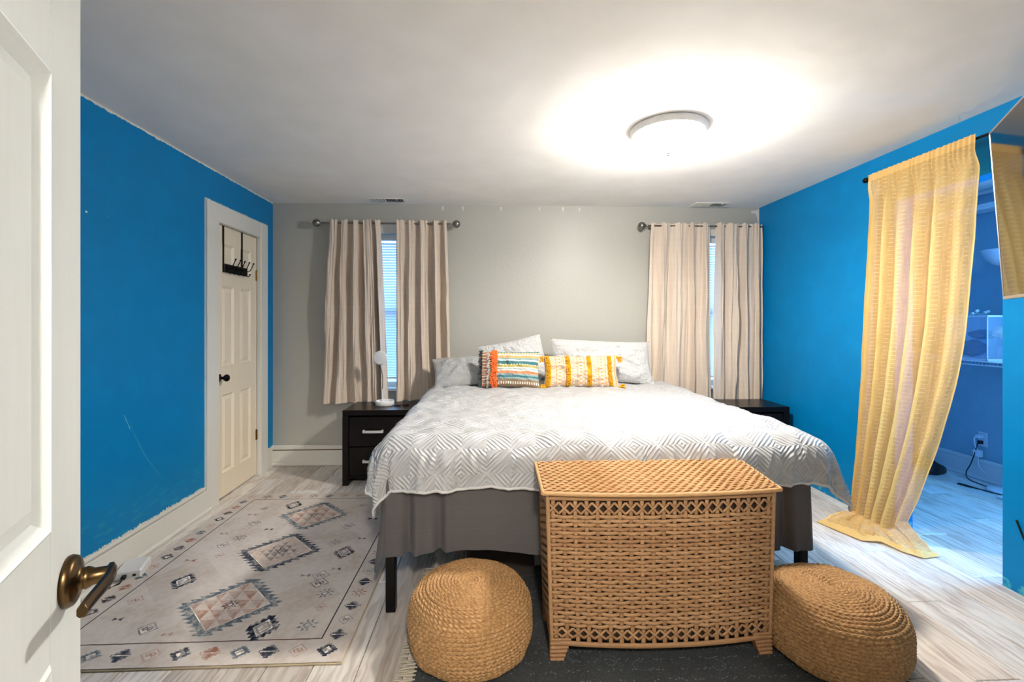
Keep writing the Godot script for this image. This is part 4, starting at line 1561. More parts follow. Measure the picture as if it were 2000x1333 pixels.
# ------------------------------------------------------------------ poufs
func pouf_mesh(rad: float, hgt: float, sd: int) -> ArrayMesh:
	var n := FastNoiseLite.new()
	n.seed = sd
	n.frequency = 1.0
	n.fractal_octaves = 2
	# profile by arc length from the middle of the top to the floor
	var ctrl := [Vector2(0.0, hgt + 0.014), Vector2(0.05, hgt + 0.022), Vector2(0.12, hgt + 0.018), Vector2(0.18, hgt + 0.008), Vector2(rad - 0.030, hgt - 0.012), Vector2(rad - 0.008, hgt - 0.036), Vector2(rad, hgt - 0.062), Vector2(rad + 0.006, hgt * 0.48), Vector2(rad + 0.002, 0.060), Vector2(rad - 0.008, 0.025), Vector2(rad - 0.030, 0.006), Vector2(rad - 0.07, 0.0)]
	var cur := Curve2D.new()
	for i in ctrl.size():
		var tan: Vector2 = (ctrl[mini(i + 1, ctrl.size() - 1)] - ctrl[maxi(i - 1, 0)]) / 6.0
		cur.add_point(ctrl[i], -tan, tan)
	var length := cur.get_baked_length()
	var row := 0.0140
	var nrow := int(length / row)
	var sub := 6
	var nv := nrow * sub
	var nu := 600
	var p := PackedVector3Array()
	var uv := PackedVector2Array()
	p.resize((nu + 1) * (nv + 1))
	uv.resize(p.size())
	for j in nv + 1:
		var s := float(j) / nv * length
		var c := cur.sample_baked(s)
		var c2 := cur.sample_baked(minf(s + 0.002, length))
		var c1 := cur.sample_baked(maxf(s - 0.002, 0.0))
		var tg := (c2 - c1).normalized()
		var nn := Vector2(-tg.y, tg.x)
		var k := j / sub
		var t := (j % sub) / float(sub) * 2.0 - 1.0
		var cnt := maxf(round(TAU * c.x / 0.021), 4.0)
		var hump := sqrt(maxf(1.0 - t * t, 0.0))
		for i in nu + 1:
			var a := TAU * float(i % nu) / nu
			# spiral: rows drift by one per turn is hidden by the braid
			var b := cos(cnt * a + 2.4 * absf(t) + k * 1.9)
			var lump := 0.008 * n.get_noise_3d(cos(a) * c.x * 7.0, c.y * 7.0, sin(a) * c.x * 7.0)
			var dis := 0.0062 * hump + 0.0026 * b * hump + lump + 0.0004 * n.get_noise_2d(i * 0.7, j * 0.9)
			var q := c + nn * (dis if nn.y > -0.9 else 0.0)
			p[j * (nu + 1) + i] = Vector3(maxf(q.x, 0.0) * cos(a), maxf(q.y, 0.001), maxf(q.x, 0.0) * sin(a))
			uv[j * (nu + 1) + i] = Vector2(float(i) / nu, float(j) / nv)
	return sheet_from(nu, nv, p, uv, true, true)

func poufs() -> void:
	var m := pouf_mesh(0.246, 0.236, 3)
	var a := thing("pouf", "round braided jute pouf beside the hamper, next to the light patterned rug", "pouf", Vector3(-0.092, 0.006, -1.895), 0.0, "braided jute poufs")
	obj("cover", m, mats["jute"], a)
	var b := thing("pouf", "round braided jute pouf beside the hamper, on the side of the yellow curtain", "pouf", Vector3(1.378, 0.006, -1.80), 1.1, "braided jute poufs")
	obj("cover", m, mats["jute"], b)

# ------------------------------------------------------------------ rugs
func poly(im: Image, pts: Array, c: Color, alpha := 1.0) -> void:
	var y0 := 1e9
	var y1 := -1e9
	for p in pts:
		y0 = minf(y0, p.y)
		y1 = maxf(y1, p.y)
	for y in range(maxi(int(ceil(y0)), 0), mini(int(floor(y1)), im.get_height() - 1) + 1):
		var xs := []
		for i in pts.size():
			var a: Vector2 = pts[i]
			var b: Vector2 = pts[(i + 1) % pts.size()]
			if (a.y <= y) != (b.y <= y):
				xs.append(a.x + (y - a.y) / (b.y - a.y) * (b.x - a.x))
		xs.sort()
		for k in range(0, xs.size() - 1, 2):
			for x in range(maxi(int(ceil(xs[k])), 0), mini(int(floor(xs[k + 1])), im.get_width() - 1) + 1):
				var worn := clampf(0.62 + 0.75 * noise_a.get_noise_2d(x * 2.5, y * 2.5) + 0.5 * noise_a.get_noise_2d(x * 0.5, y * 0.5 + 500.0), 0.15, 1.0)
				im.set_pixel(x, y, im.get_pixel(x, y).lerp(c, alpha * worn))

func diamond(cx: float, cy: float, rx: float, ry: float) -> Array:
	return [Vector2(cx - rx, cy), Vector2(cx, cy - ry), Vector2(cx + rx, cy), Vector2(cx, cy + ry)]

func patterned_rug() -> void:
	var W := 1.31
	var L := 1.78
	var k := 720.0          # pixels per metre
	var w := int(W * k)
	var h := int(L * k)
	var im := Image.create(w, h, false, Image.FORMAT_RGB8)
	var base := Color(0.80, 0.755, 0.715)
	for y in h:
		for x in w:
			var v := noise_a.get_noise_2d(x * 0.28, y * 0.28) * 0.55 + noise_a.get_noise_2d(x * 1.6, y * 1.6) * 0.4
			var c := base.lerp(Color(0.66, 0.585, 0.52), clampf(v * 0.75, 0.0, 0.5))
			c = c.lerp(Color(0.86, 0.83, 0.80), clampf(-v * 0.8, 0.0, 0.6))
			im.set_pixel(x, y, c)
	# image row 0 is the far end; P turns rug metres (u from the door side, v from the near end) to pixels
	var P := func(u: float, v: float) -> Vector2:
		return Vector2(u * k, (L - v) * k)
	var navy := Color(0.16, 0.18, 0.23)
	var slate := Color(0.34, 0.38, 0.41)
	var rust := Color(0.60, 0.40, 0.33)
	var char_c := Color(0.20, 0.18, 0.19)
	var pale := Color(0.84, 0.79, 0.75)
	# faint ghost medallions
	for g in [[0.33, 1.15, 0.13], [0.30, 0.62, 0.2], [1.0, 0.45, 0.16], [0.35, 1.40, 0.10], [0.95, 1.05, 0.14]]:
		var c: Vector2 = P.call(g[0], g[1])
		poly(im, diamond(c.x, c.y, g[2] * k, g[2] * k), Color(0.70, 0.63, 0.57), 0.35)
	# border line
	var bl := [Vector2(0.125, 0.135), Vector2(1.185, 0.135), Vector2(1.185, 1.665), Vector2(0.125, 1.665)]
	for i in 4:
		var a: Vector2 = P.call(bl[i].x, bl[i].y)
		var b: Vector2 = P.call(bl[(i + 1) % 4].x, bl[(i + 1) % 4].y)
		im.fill_rect(Rect2i(int(minf(a.x, b.x)) - 2, int(minf(a.y, b.y)) - 2, int(absf(a.x - b.x)) + 4, int(absf(a.y - b.y)) + 4), char_c if i != 0 else Color(0.33, 0.20, 0.18))
	# three large stepped diamonds with saw-tooth borders
	var meds := [[0.67, 0.385, slate], [0.67, 0.885, navy], [0.675, 1.375, slate]]
	for mi in 3:
		var md: Array = meds[mi]
		var c: Vector2 = P.call(md[0], md[1])
		var R := 0.205 * k
		var ri := 0.185 * k
		var col: Color = md[2]
		poly(im, diamond(c.x, c.y, R * 1.06, R * 1.06), col, 1.0)
		# teeth outwards, horizontally stepped
		for q in 4:
			var d0: Vector2 = [Vector2(-1, 0), Vector2(0, -1), Vector2(1, 0), Vector2(0, 1)][q]
			var d1: Vector2 = [Vector2(0, -1), Vector2(1, 0), Vector2(0, 1), Vector2(-1, 0)][q]
			for i in 8:
				var e0 := c + d0.lerp(d1, i / 8.0) * R * 1.05
				var e1 := c + d0.lerp(d1, (i + 1.0) / 8.0) * R * 1.05
				var side := Vector2(signf(d0.x + d1.x), 0)
				poly(im, [e0, e1, (e0 + e1) / 2 + side * R * 0.16 + Vector2(0, signf(d0.y + d1.y)) * R * 0.03], col, 1.0)
		poly(im, diamond(c.x, c.y, ri, ri), Color(0.85, 0.80, 0.75), 1.6)
		poly(im, diamond(c.x, c.y, ri * 0.97, ri * 0.97), Color(0.80, 0.70, 0.63), 0.9)
		# grid of small triangles inside
		var nn := 5
		var span := 1.0 if mi != 1 else 0.62
		for iu in nn:
			for iv in nn:
				var a := (iu + 0.5) / nn * 2.0 - 1.0
				var b := (iv + 0.5) / nn * 2.0 - 1.0
				var o := c + Vector2((a - b) / 2.0, (a + b) / 2.0) * ri * 0.97 * span
				var s := ri * 0.19 * span
				var cc := rust if mi != 1 else Color(0.33, 0.30, 0.31)
				if (iu + iv) % 2 == 0:
					poly(im, [o + Vector2(-s, 0), o + Vector2(0, -s), o + Vector2(0, s)], cc, 0.75)
					poly(im, [o + Vector2(0, -s), o + Vector2(s, 0), o + Vector2(0, s)], pale, 0.9)
				else:
					poly(im, [o + Vector2(-s, 0), o + Vector2(s, 0), o + Vector2(0, s)], cc, 0.45)
					poly(im, [o + Vector2(-s * 0.6, 0), o + Vector2(0, -s), o + Vector2(s * 0.6, 0)], pale, 0.9)
		motif(im, c, 0.036 * k, char_c, 0)
	# scattered small motifs: u, v, size, colour, kind
	var spots := [[0.32, 0.595, 0.055, navy, 1], [0.905, 0.215, 0.065, navy, 1], [1.045, 0.855, 0.055, char_c, 1], [0.41, 0.23, 0.045, navy, 2], [0.20, 0.44, 0.04, rust, 2], [1.09, 0.225, 0.042, slate, 0], [1.0, 0.62, 0.05, slate, 2], [1.02, 0.55, 0.05, char_c, 2], [0.96, 1.2, 0.05, slate, 2], [0.96, 1.53, 0.04, char_c, 2], [0.46, 1.555, 0.055, char_c, 1], [0.33, 1.27, 0.045, char_c, 2], [0.35, 1.06, 0.038, char_c, 0], [0.22, 1.12, 0.022, rust, 3], [0.28, 1.5, 0.03, char_c, 0], [0.35, 0.85, 0.03, rust, 2], [1.08, 0.46, 0.04, slate, 0], [1.1, 1.02, 0.022, char_c, 3], [0.22, 0.80, 0.03, rust, 3], [1.09, 1.3, 0.03, char_c, 3], [0.23, 0.30, 0.02, char_c, 3], [0.47, 1.17, 0.025, char_c, 3], [0.25, 1.40, 0.03, rust, 3], [0.95, 0.98, 0.035, slate, 0], [1.06, 0.68, 0.022, char_c, 3], [0.92, 0.62, 0.025, char_c, 3], [0.52, 0.13 + 0.06, 0.02, rust, 3], [0.30, 0.97, 0.04, slate, 2], [1.10, 0.35, 0.03, rust, 2]]
	for s in spots:
		motif(im, P.call(s[0], s[1]), s[2] * k, s[3], s[4])
	# border motifs
	for i in 11:
		var u := 0.08 + i * 0.115
		motif(im, P.call(u, 0.07), 0.040 * k, [navy, rust, slate, navy, rust][i % 5], [4, 5, 4, 5, 2][i % 5])
		motif(im, P.call(u, 1.72), 0.036 * k, [rust, char_c, slate][i % 3], [2, 0, 5][i % 3])
	for i in 16:
		var v := 0.16 + i * 0.098
		motif(im, P.call(1.245, v), 0.036 * k, [navy, slate, navy, rust][i % 4], [5, 2, 5, 0][i % 4])
		motif(im, P.call(0.065, v), 0.034 * k, [slate, rust, navy, char_c, rust][i % 5], [5, 2, 4, 5, 5][i % 5])
	var m := mat("rug_pile", Color.WHITE, 0.95)
	m.albedo_texture = tex_of(im)
	m.heightmap_enabled = true
	m.heightmap_texture = tex_of(noise_image(256, 256, 0.12, 3, 3))
	m.heightmap_scale = 0.05
	var root := thing("patterned_rug", "cream rug with dark saw-toothed diamond medallions beside the bed", "rug", Vector3(-1.90 + W / 2, 0, -1.80 - L / 2), deg_to_rad(0.0))
	var top := sheet(60, 80, func(u: float, v: float) -> Vector3:
		var x := (u - 0.5) * W
		var z := (v - 0.5) * L
		var e := 0.0035 * noise_a.get_noise_2d(u * 400.0, v * 500.0) * smoothstep(0.6, 1.0, v)
		return Vector3(x, 0.0105 + absf(e), z))
	obj("pile", top, m, root)
	obj("backing", box_mesh(Vector3(-W / 2 - 0.003, 0.0, -L / 2 - 0.003), Vector3(W / 2 + 0.003, 0.0085, L / 2 + 0.003), 0.003), mat("rug_edge", Color(0.70, 0.64, 0.53), 0.95), root)

func motif(im: Image, c: Vector2, s: float, col: Color, kind: int) -> void:
	var q := Color(0.82, 0.77, 0.73)
	match kind:
		0:  # open star cross
			for d in [Vector2(-1, -1), Vector2(1, -1), Vector2(1, 1), Vector2(-1, 1)]:
				poly(im, [c + d * s * 0.35, c + Vector2(d.x * s, d.y * s * 0.45), c + Vector2(d.x * s * 0.8, d.y * s * 0.15)], col)
				poly(im, [c + d * s * 0.35, c + Vector2(d.x * s * 0.35, d.y * s), c + Vector2(d.x * s * 0.1, d.y * s * 0.7)], col)
			poly(im, diamond(c.x, c.y, s * 0.55, s * 0.55), col)
			poly(im, diamond(c.x, c.y, s * 0.32, s * 0.32), q, 1.3)
		1:  # framed diamond with teeth
			poly(im, diamond(c.x, c.y, s * 1.0, s * 1.25), col, 1.3)
			for i in 4:
				var d0: Vector2 = [Vector2(-1, 0), Vector2(0, -1.25), Vector2(1, 0), Vector2(0, 1.25)][i]
				var d1: Vector2 = [Vector2(0, -1.25), Vector2(1, 0), Vector2(0, 1.25), Vector2(-1, 0)][i]
				for k in 4:
					var e0 := c + d0.lerp(d1, k / 4.0) * s
					var e1 := c + d0.lerp(d1, (k + 1) / 4.0) * s
					poly(im, [e0, e1, (e0 + e1) / 2 + (d0 + d1).normalized() * s * 0.22], col, 1.3)
			poly(im, diamond(c.x, c.y, s * 0.68, s * 0.88), q, 1.5)
			poly(im, diamond(c.x, c.y, s * 0.52, s * 0.66), col, 0.6)
			poly(im, diamond(c.x, c.y, s * 0.38, s * 0.50), q, 1.5)
		2:  # dashed diamond with scroll
			poly(im, diamond(c.x, c.y, s, s), col, 0.5)
			poly(im, diamond(c.x, c.y, s * 0.8, s * 0.8), q, 1.3)
			poly(im, diamond(c.x - s * 0.22, c.y, s * 0.3, s * 0.34), col)
			poly(im, diamond(c.x + s * 0.22, c.y, s * 0.3, s * 0.34), col)
			poly(im, diamond(c.x - s * 0.22, c.y, s * 0.14, s * 0.16), q, 1.3)
			poly(im, diamond(c.x + s * 0.22, c.y, s * 0.14, s * 0.16), q, 1.3)
		3:  # bow tie
			poly(im, [c + Vector2(-s, -s * 0.6), c, c + Vector2(-s, s * 0.6)], col)
			poly(im, [c + Vector2(s, -s * 0.6), c, c + Vector2(s, s * 0.6)], col)
		4:  # stepped diamond with a light heart
			for i in 4:
				var f := 1.0 - i * 0.25
				poly(im, [c + Vector2(-s * f, -s * 0.25 * (i + 0.6)), c + Vector2(s * f, -s * 0.25 * (i + 0.6)), c + Vector2(s * f, s * 0.25 * (i + 0.6)), c + Vector2(-s * f, s * 0.25 * (i + 0.6))], col)
			poly(im, diamond(c.x, c.y, s * 0.5, s * 0.5), q, 1.5)
		5:  # stepped diamond with a slanting light bar
			for i in 4:
				var f := 1.0 - i * 0.25
				poly(im, [c + Vector2(-s * f, -s * 0.25 * (i + 0.6)), c + Vector2(s * f, -s * 0.25 * (i + 0.6)), c + Vector2(s * f, s * 0.25 * (i + 0.6)), c + Vector2(-s * f, s * 0.25 * (i + 0.6))], col)
			poly(im, [c + Vector2(-s * 0.9, -s * 0.08), c + Vector2(s * 0.9, -s * 0.08), c + Vector2(s * 0.9, s * 0.08), c + Vector2(-s * 0.9, s * 0.08)], q, 1.5)

func dark_rug() -> void:
	var w := 640
	var h := 480
	var im := Image.create(w, h, false, Image.FORMAT_RGB8)
	var r := RandomNumberGenerator.new()
	r.seed = 33
	for y in h:
		for x in w:
			var v := 0.5 + 0.5 * noise_a.get_noise_2d(x * 0.6, y * 0.6)
			var t := r.randf()
			var c := Color(0.17, 0.18, 0.185).lerp(Color(0.27, 0.28, 0.285), v * 0.7)
			if t > 0.93:
				c = Color(0.33, 0.35, 0.35)
			im.set_pixel(x, y, c)
	# dotted lines and curls in pale yarn
	for row in 24:
		var y := 10 + row * 20
		for i in 150:
			if r.randf() < 0.42:
				im.fill_rect(Rect2i(4 + i * 4 + r.randi() % 2, y + r.randi_range(-2, 2), 2, 2), Color(0.44, 0.46, 0.45))
	for i in 60:
		var cx := r.randf() * w
		var cy := r.randf() * h
		var rr := r.randf_range(6, 16)
		for k in 26:
			var a := k / 26.0 * TAU * 0.8 + i
			im.fill_rect(Rect2i(clampi(int(cx + cos(a) * rr * (1 - k / 40.0)), 0, w - 3), clampi(int(cy + sin(a) * rr * (1 - k / 40.0)), 0, h - 3), 2, 2), Color(0.30, 0.32, 0.32))
	var m := mat("dark_rug_pile", Color.WHITE, 0.95)
	m.albedo_texture = tex_of(im)
	var root := thing("dark_rug", "charcoal grey rug with pale dotted pattern under the hamper", "rug", Vector3(0.62, 0, -1.85))
	var W := 1.84
	var L := 1.25
	obj("pile", sheet(2, 2, func(u: float, v: float) -> Vector3: return Vector3((u - 0.5) * W, 0.006, (v - 0.5) * L)), m, root)
	obj("backing", box_mesh(Vector3(-W / 2, 0, -L / 2), Vector3(W / 2, 0.005, L / 2), 0.002), mat("dark_rug_edge", Color(0.16, 0.16, 0.165), 0.95), root)
	var st := new_st()
	for e in [-1.0, 1.0]:
		for i in 62:
			var z := -L / 2 + 0.01 + i * 0.020
			for k in 2:
				var o := r.randf_range(-0.012, 0.012)
				tube(st, [Vector3(e * (W / 2 - 0.01), 0.005, z), Vector3(e * (W / 2 + 0.025), 0.006, z + o * 0.6 + 0.004 * k), Vector3(e * (W / 2 + 0.055 + r.randf_range(0, 0.015)), 0.005, z + o * 1.6)], [0.004, 0.0045, 0.003], 5)
	var fr := obj("fringe", done(st), mat("fringe_yarn", Color(0.72, 0.68, 0.60), 0.95), root)
	fr.set_meta("kind", "stuff")

# ------------------------------------------------------------------ closet side
func yellow_curtain() -> void:
	var w := 512
	var h := 1024
	var im := Image.create(w, h, false, Image.FORMAT_RGBA8)
	var gold := Color(0.90, 0.735, 0.44, 0.78)
	for y in h:
		for x in w:
			var v := 1.0 + 0.05 * noise_a.get_noise_2d(x * 9.0, y * 1.0) + 0.04 * noise_a.get_noise_2d(x * 1.0, y * 9.0)
			im.set_pixel(x, y, Color(clampf(gold.r * v, 0, 1), clampf(gold.g * v, 0, 1), clampf(gold.b * v, 0, 1), gold.a))
	# pale woven dashes in columns
	var r := RandomNumberGenerator.new()
	r.seed = 6
	for c in 16:
		for y in range(4, h, 10):
			im.fill_rect(Rect2i(c * 32 + 5 + r.randi_range(-1, 1), y + (c % 2) * 3, 15 if c % 3 else 9, 1), Color(0.95, 0.86, 0.66, 0.95))
	# hems
	im.fill_rect(Rect2i(0, 0, 6, h), Color(0.92, 0.79, 0.52, 0.98))
	im.fill_rect(Rect2i(w - 6, 0, 6, h), Color(0.92, 0.79, 0.52, 0.98))
	im.fill_rect(Rect2i(0, h - 26, w, 26), Color(0.92, 0.77, 0.48, 0.97))
	im.fill_rect(Rect2i(0, 0, w, 18), Color(0.90, 0.74, 0.46, 0.98))
	var m := mat("sheer_gold", Color.WHITE, 0.85)
	m.albedo_texture = tex_of(im)
	m.transparency = BaseMaterial3D.TRANSPARENCY_ALPHA
	m.backlight_enabled = true
	m.backlight = Color(0.5, 0.45, 0.36)
	var n := FastNoiseLite.new()
	n.seed = 71
	n.frequency = 1.0
	# right edge (towards the lens) of the hanging part by height
	var edge := [[0.0, -2.640], [0.12, -2.554], [0.27, -2.448], [0.42, -2.363], [0.61, -2.301], [0.84, -2.263], [1.0, -2.241]]
	var near_edge := func(k: float) -> float:
		for i in edge.size() - 1:
			if k <= edge[i + 1][0]:
				var t: float = (k - edge[i][0]) / (edge[i + 1][0] - edge[i][0])
				var p0: float = edge[maxi(i - 1, 0)][1]
				var p3: float = edge[mini(i + 2, edge.size() - 1)][1]
				return cubic_interpolate(edge[i][1], edge[i + 1][1], p0, p3, t)
		return -2.241
	var hem := [Vector3(2.150, 0.006, -2.945), Vector3(2.19, 0.008, -2.80), Vector3(2.235, 0.010, -2.665), Vector3(2.33, 0.016, -2.64), Vector3(2.36, 0.010, -2.53), Vector3(2.42, 0.008, -2.455), Vector3(2.535, 0.008, -2.475)]
	var turn := 0.88       # share of the length that hangs
	var f := func(u: float, v: float) -> Vector3:
		var hang := func(uu: float, y: float) -> Vector3:
			var k := clampf((y - 0.03) / 2.26, 0, 1)
			var z0 := lerpf(-3.035, -2.915, k)
			var z1: float = near_edge.call(k)
			# folds dense on the far side, open on the near side
			var warp := pow(uu, 0.85)
			var ph := 6.2 * TAU * pow(uu, 0.72) + 0.6 * n.get_noise_1d(uu * 4.0)
			var grow := lerpf(0.55, 1.0, smoothstep(1.0, 0.8, k)) * (1.0 - 0.45 * smoothstep(0.65, 1.0, uu))
			var x := 2.50 + 0.028 * grow * sin(ph) + 0.010 * n.get_noise_2d(uu * 5.0, y * 1.2) - 0.05 * pow(1.0 - k, 3.0)
			var pocket := smoothstep(0.93, 0.975, k)
			x = lerpf(x, 2.486 + 0.005 * sin(uu * 130.0), pocket)
			return Vector3(x, y, lerpf(z0, z1, warp) + 0.012 * grow * cos(ph) * sin(uu * PI))
		if v < turn:
			var y := lerpf(2.308, 0.035 + 0.10 * smoothstep(0.7, 1.0, u), v / turn)
			return hang.call(u, y)
		var g := (v - turn) / (1.0 - turn)
		var a: Vector3 = hang.call(u, 0.035 + 0.10 * smoothstep(0.7, 1.0, u))
		var hq := u * (hem.size() - 1)
		var hi := mini(int(hq), hem.size() - 2)
		var b: Vector3 = hem[hi].lerp(hem[hi + 1], hq - hi)
		var p := a.lerp(b, g)
		# swell into crumples as it lies on the floor
		p.y = lerpf(a.y, b.y, 1.0 - pow(1.0 - g, 2.2)) + 0.030 * sin(g * PI) * (0.5 + n.get_noise_2d(u * 6.0, g * 2.0)) + 0.012 * absf(sin(u * 21.0)) * (1.0 - g)
		p.y = maxf(p.y, 0.004)
		return p
	var o := obj("sheer_curtain", sheet(220, 150, f), m, null)
	tag(o, "golden yellow sheer curtain with pale dashes hanging over the closet opening", "curtain")
	# its rod
	var root := thing("closet_rod", "thin black curtain rod holding the yellow sheer curtain", "curtain rod", Vector3(2.50, 2.285, -2.55))
	obj("pole", tube_mesh([Vector3(0, 0, 0.60), Vector3(0, 0, -0.375)], 0.0075, 12), mats["black_metal"], root)
	for e in [[-0.375, -1.0], [0.60, 1.0]]:
		obj("finial", lathe_mesh([Vector2(0, 0), Vector2(0.010, 0), Vector2(0.008, 0.008), Vector2(0.014, 0.014), Vector2(0.019, 0.026), Vector2(0.016, 0.038), Vector2(0, 0.044)], 20, Transform3D(Basis(Vector3.RIGHT, PI / 2 * e[1]), Vector3(0, 0, e[0]))), mats["dark_bronze"], root)
	for z in [-0.345, 0.55]:
		var st := new_st()
		tube(st, [Vector3(0.0, -0.002, z), Vector3(0.076, -0.002, z)], 0.005, 8)
		box(st, Vector3(0.072, -0.02, z - 0.008), Vector3(0.0795, 0.05, z + 0.008), 0.002)
		obj("bracket", done(st), mats["black_metal"], root)

func television() -> void:
	# far edge touches the sight line of the closet opening; the screen is turned towards the bed
	var far := Vector3(2.268, 0, -1.925)
	var dir := Vector3(-0.588, 0, 0.809).normalized()      # from the far edge to the near edge
	var nrm := Vector3(-0.809, 0, -0.588).normalized()     # screen faces the bed
	var wide := 1.22
	var tall := 0.752
	var root := thing("television", "large flat television with thin silver bezel turned towards the bed", "television")
	var b := Basis(dir, Vector3.UP, dir.cross(Vector3.UP).normalized())
	if b.z.dot(nrm) < 0:
		b = Basis(-dir, Vector3.UP, (-dir).cross(Vector3.UP).normalized())
	# tip the screen slightly downwards
	root.transform = Transform3D(b, far + dir * wide / 2 + Vector3(0, 1.435, 0))
	root.basis = root.basis * Basis(Vector3.RIGHT, deg_to_rad(3.5))
	var hw := wide / 2
	obj("screen", box_mesh(Vector3(-hw + 0.008, 0.014, -0.002), Vector3(hw - 0.008, tall - 0.008, 0.0035)), mat("screen_glass", Color(0.012, 0.013, 0.015), 0.06, 0.0, 0.95), root)
	var st := new_st()
	box(st, Vector3(-hw, 0, -0.03), Vector3(hw, 0.014, 0.006), 0.002)
	box(st, Vector3(-hw, tall - 0.008, -0.03), Vector3(hw, tall, 0.006), 0.002)
	box(st, Vector3(-hw, 0.014, -0.03), Vector3(-hw + 0.008, tall - 0.008, 0.006), 0.002)
	box(st, Vector3(hw - 0.008, 0.014, -0.03), Vector3(hw, tall - 0.008, 0.006), 0.002)
	obj("bezel", done(st), mat("silver_bezel", Color(0.72, 0.71, 0.70), 0.3, 0.8), root)
	st = new_st()
	box(st, Vector3(-hw + 0.004, 0.004, -0.035), Vector3(hw - 0.004, tall - 0.004, -0.003), 0.004)
	box(st, Vector3(-hw + 0.15, 0.02, -0.070), Vector3(hw - 0.15, tall * 0.6, -0.03), 0.02)
	obj("housing", done(st), mats["black_plastic"], root)
	# swivel arm to the wall
	var p0 := root.transform * Vector3(0, tall * 0.45, -0.07)
	var p2 := Vector3(RIGHT - 0.012, p0.y, -1.15)
	var p1 := Vector3(2.30, p0.y, -1.05)
	st = new_st()
	var inv := root.transform.affine_inverse()
	tube(st, [inv * p0, inv * p1], 0.018, 8)
	tube(st, [inv * p1, inv * p2], 0.018, 8)
	obj("mount_arm", done(st), mats["black_metal"], root)
	st = new_st()
	box(st, Vector3(-0.011, -0.15, -0.05), Vector3(0.011, 0.15, 0.05), 0.003, inv * Transform3D(Basis(), Vector3(RIGHT - 0.0115, p0.y, -1.15)))
	obj("wall_plate", done(st), mats["black_metal"], root)
	# loop of cable on the wall
	var pts := []
	for i in 21:
		var f := i / 20.0
		pts.append(Vector3(RIGHT - 0.006, 0.31 - 0.19 * sin(f * PI), -2.135 + 0.35 * f + 0.02 * sin(f * PI * 2.0)))
	pts[0].y = 0.36
	pts[1].y = 0.30
	var c := obj("wall_cable", tube_mesh(pts, 0.004, 6), mats["black_plastic"])
	tag(c, "black cable hanging in a loop against the blue wall", "cable")

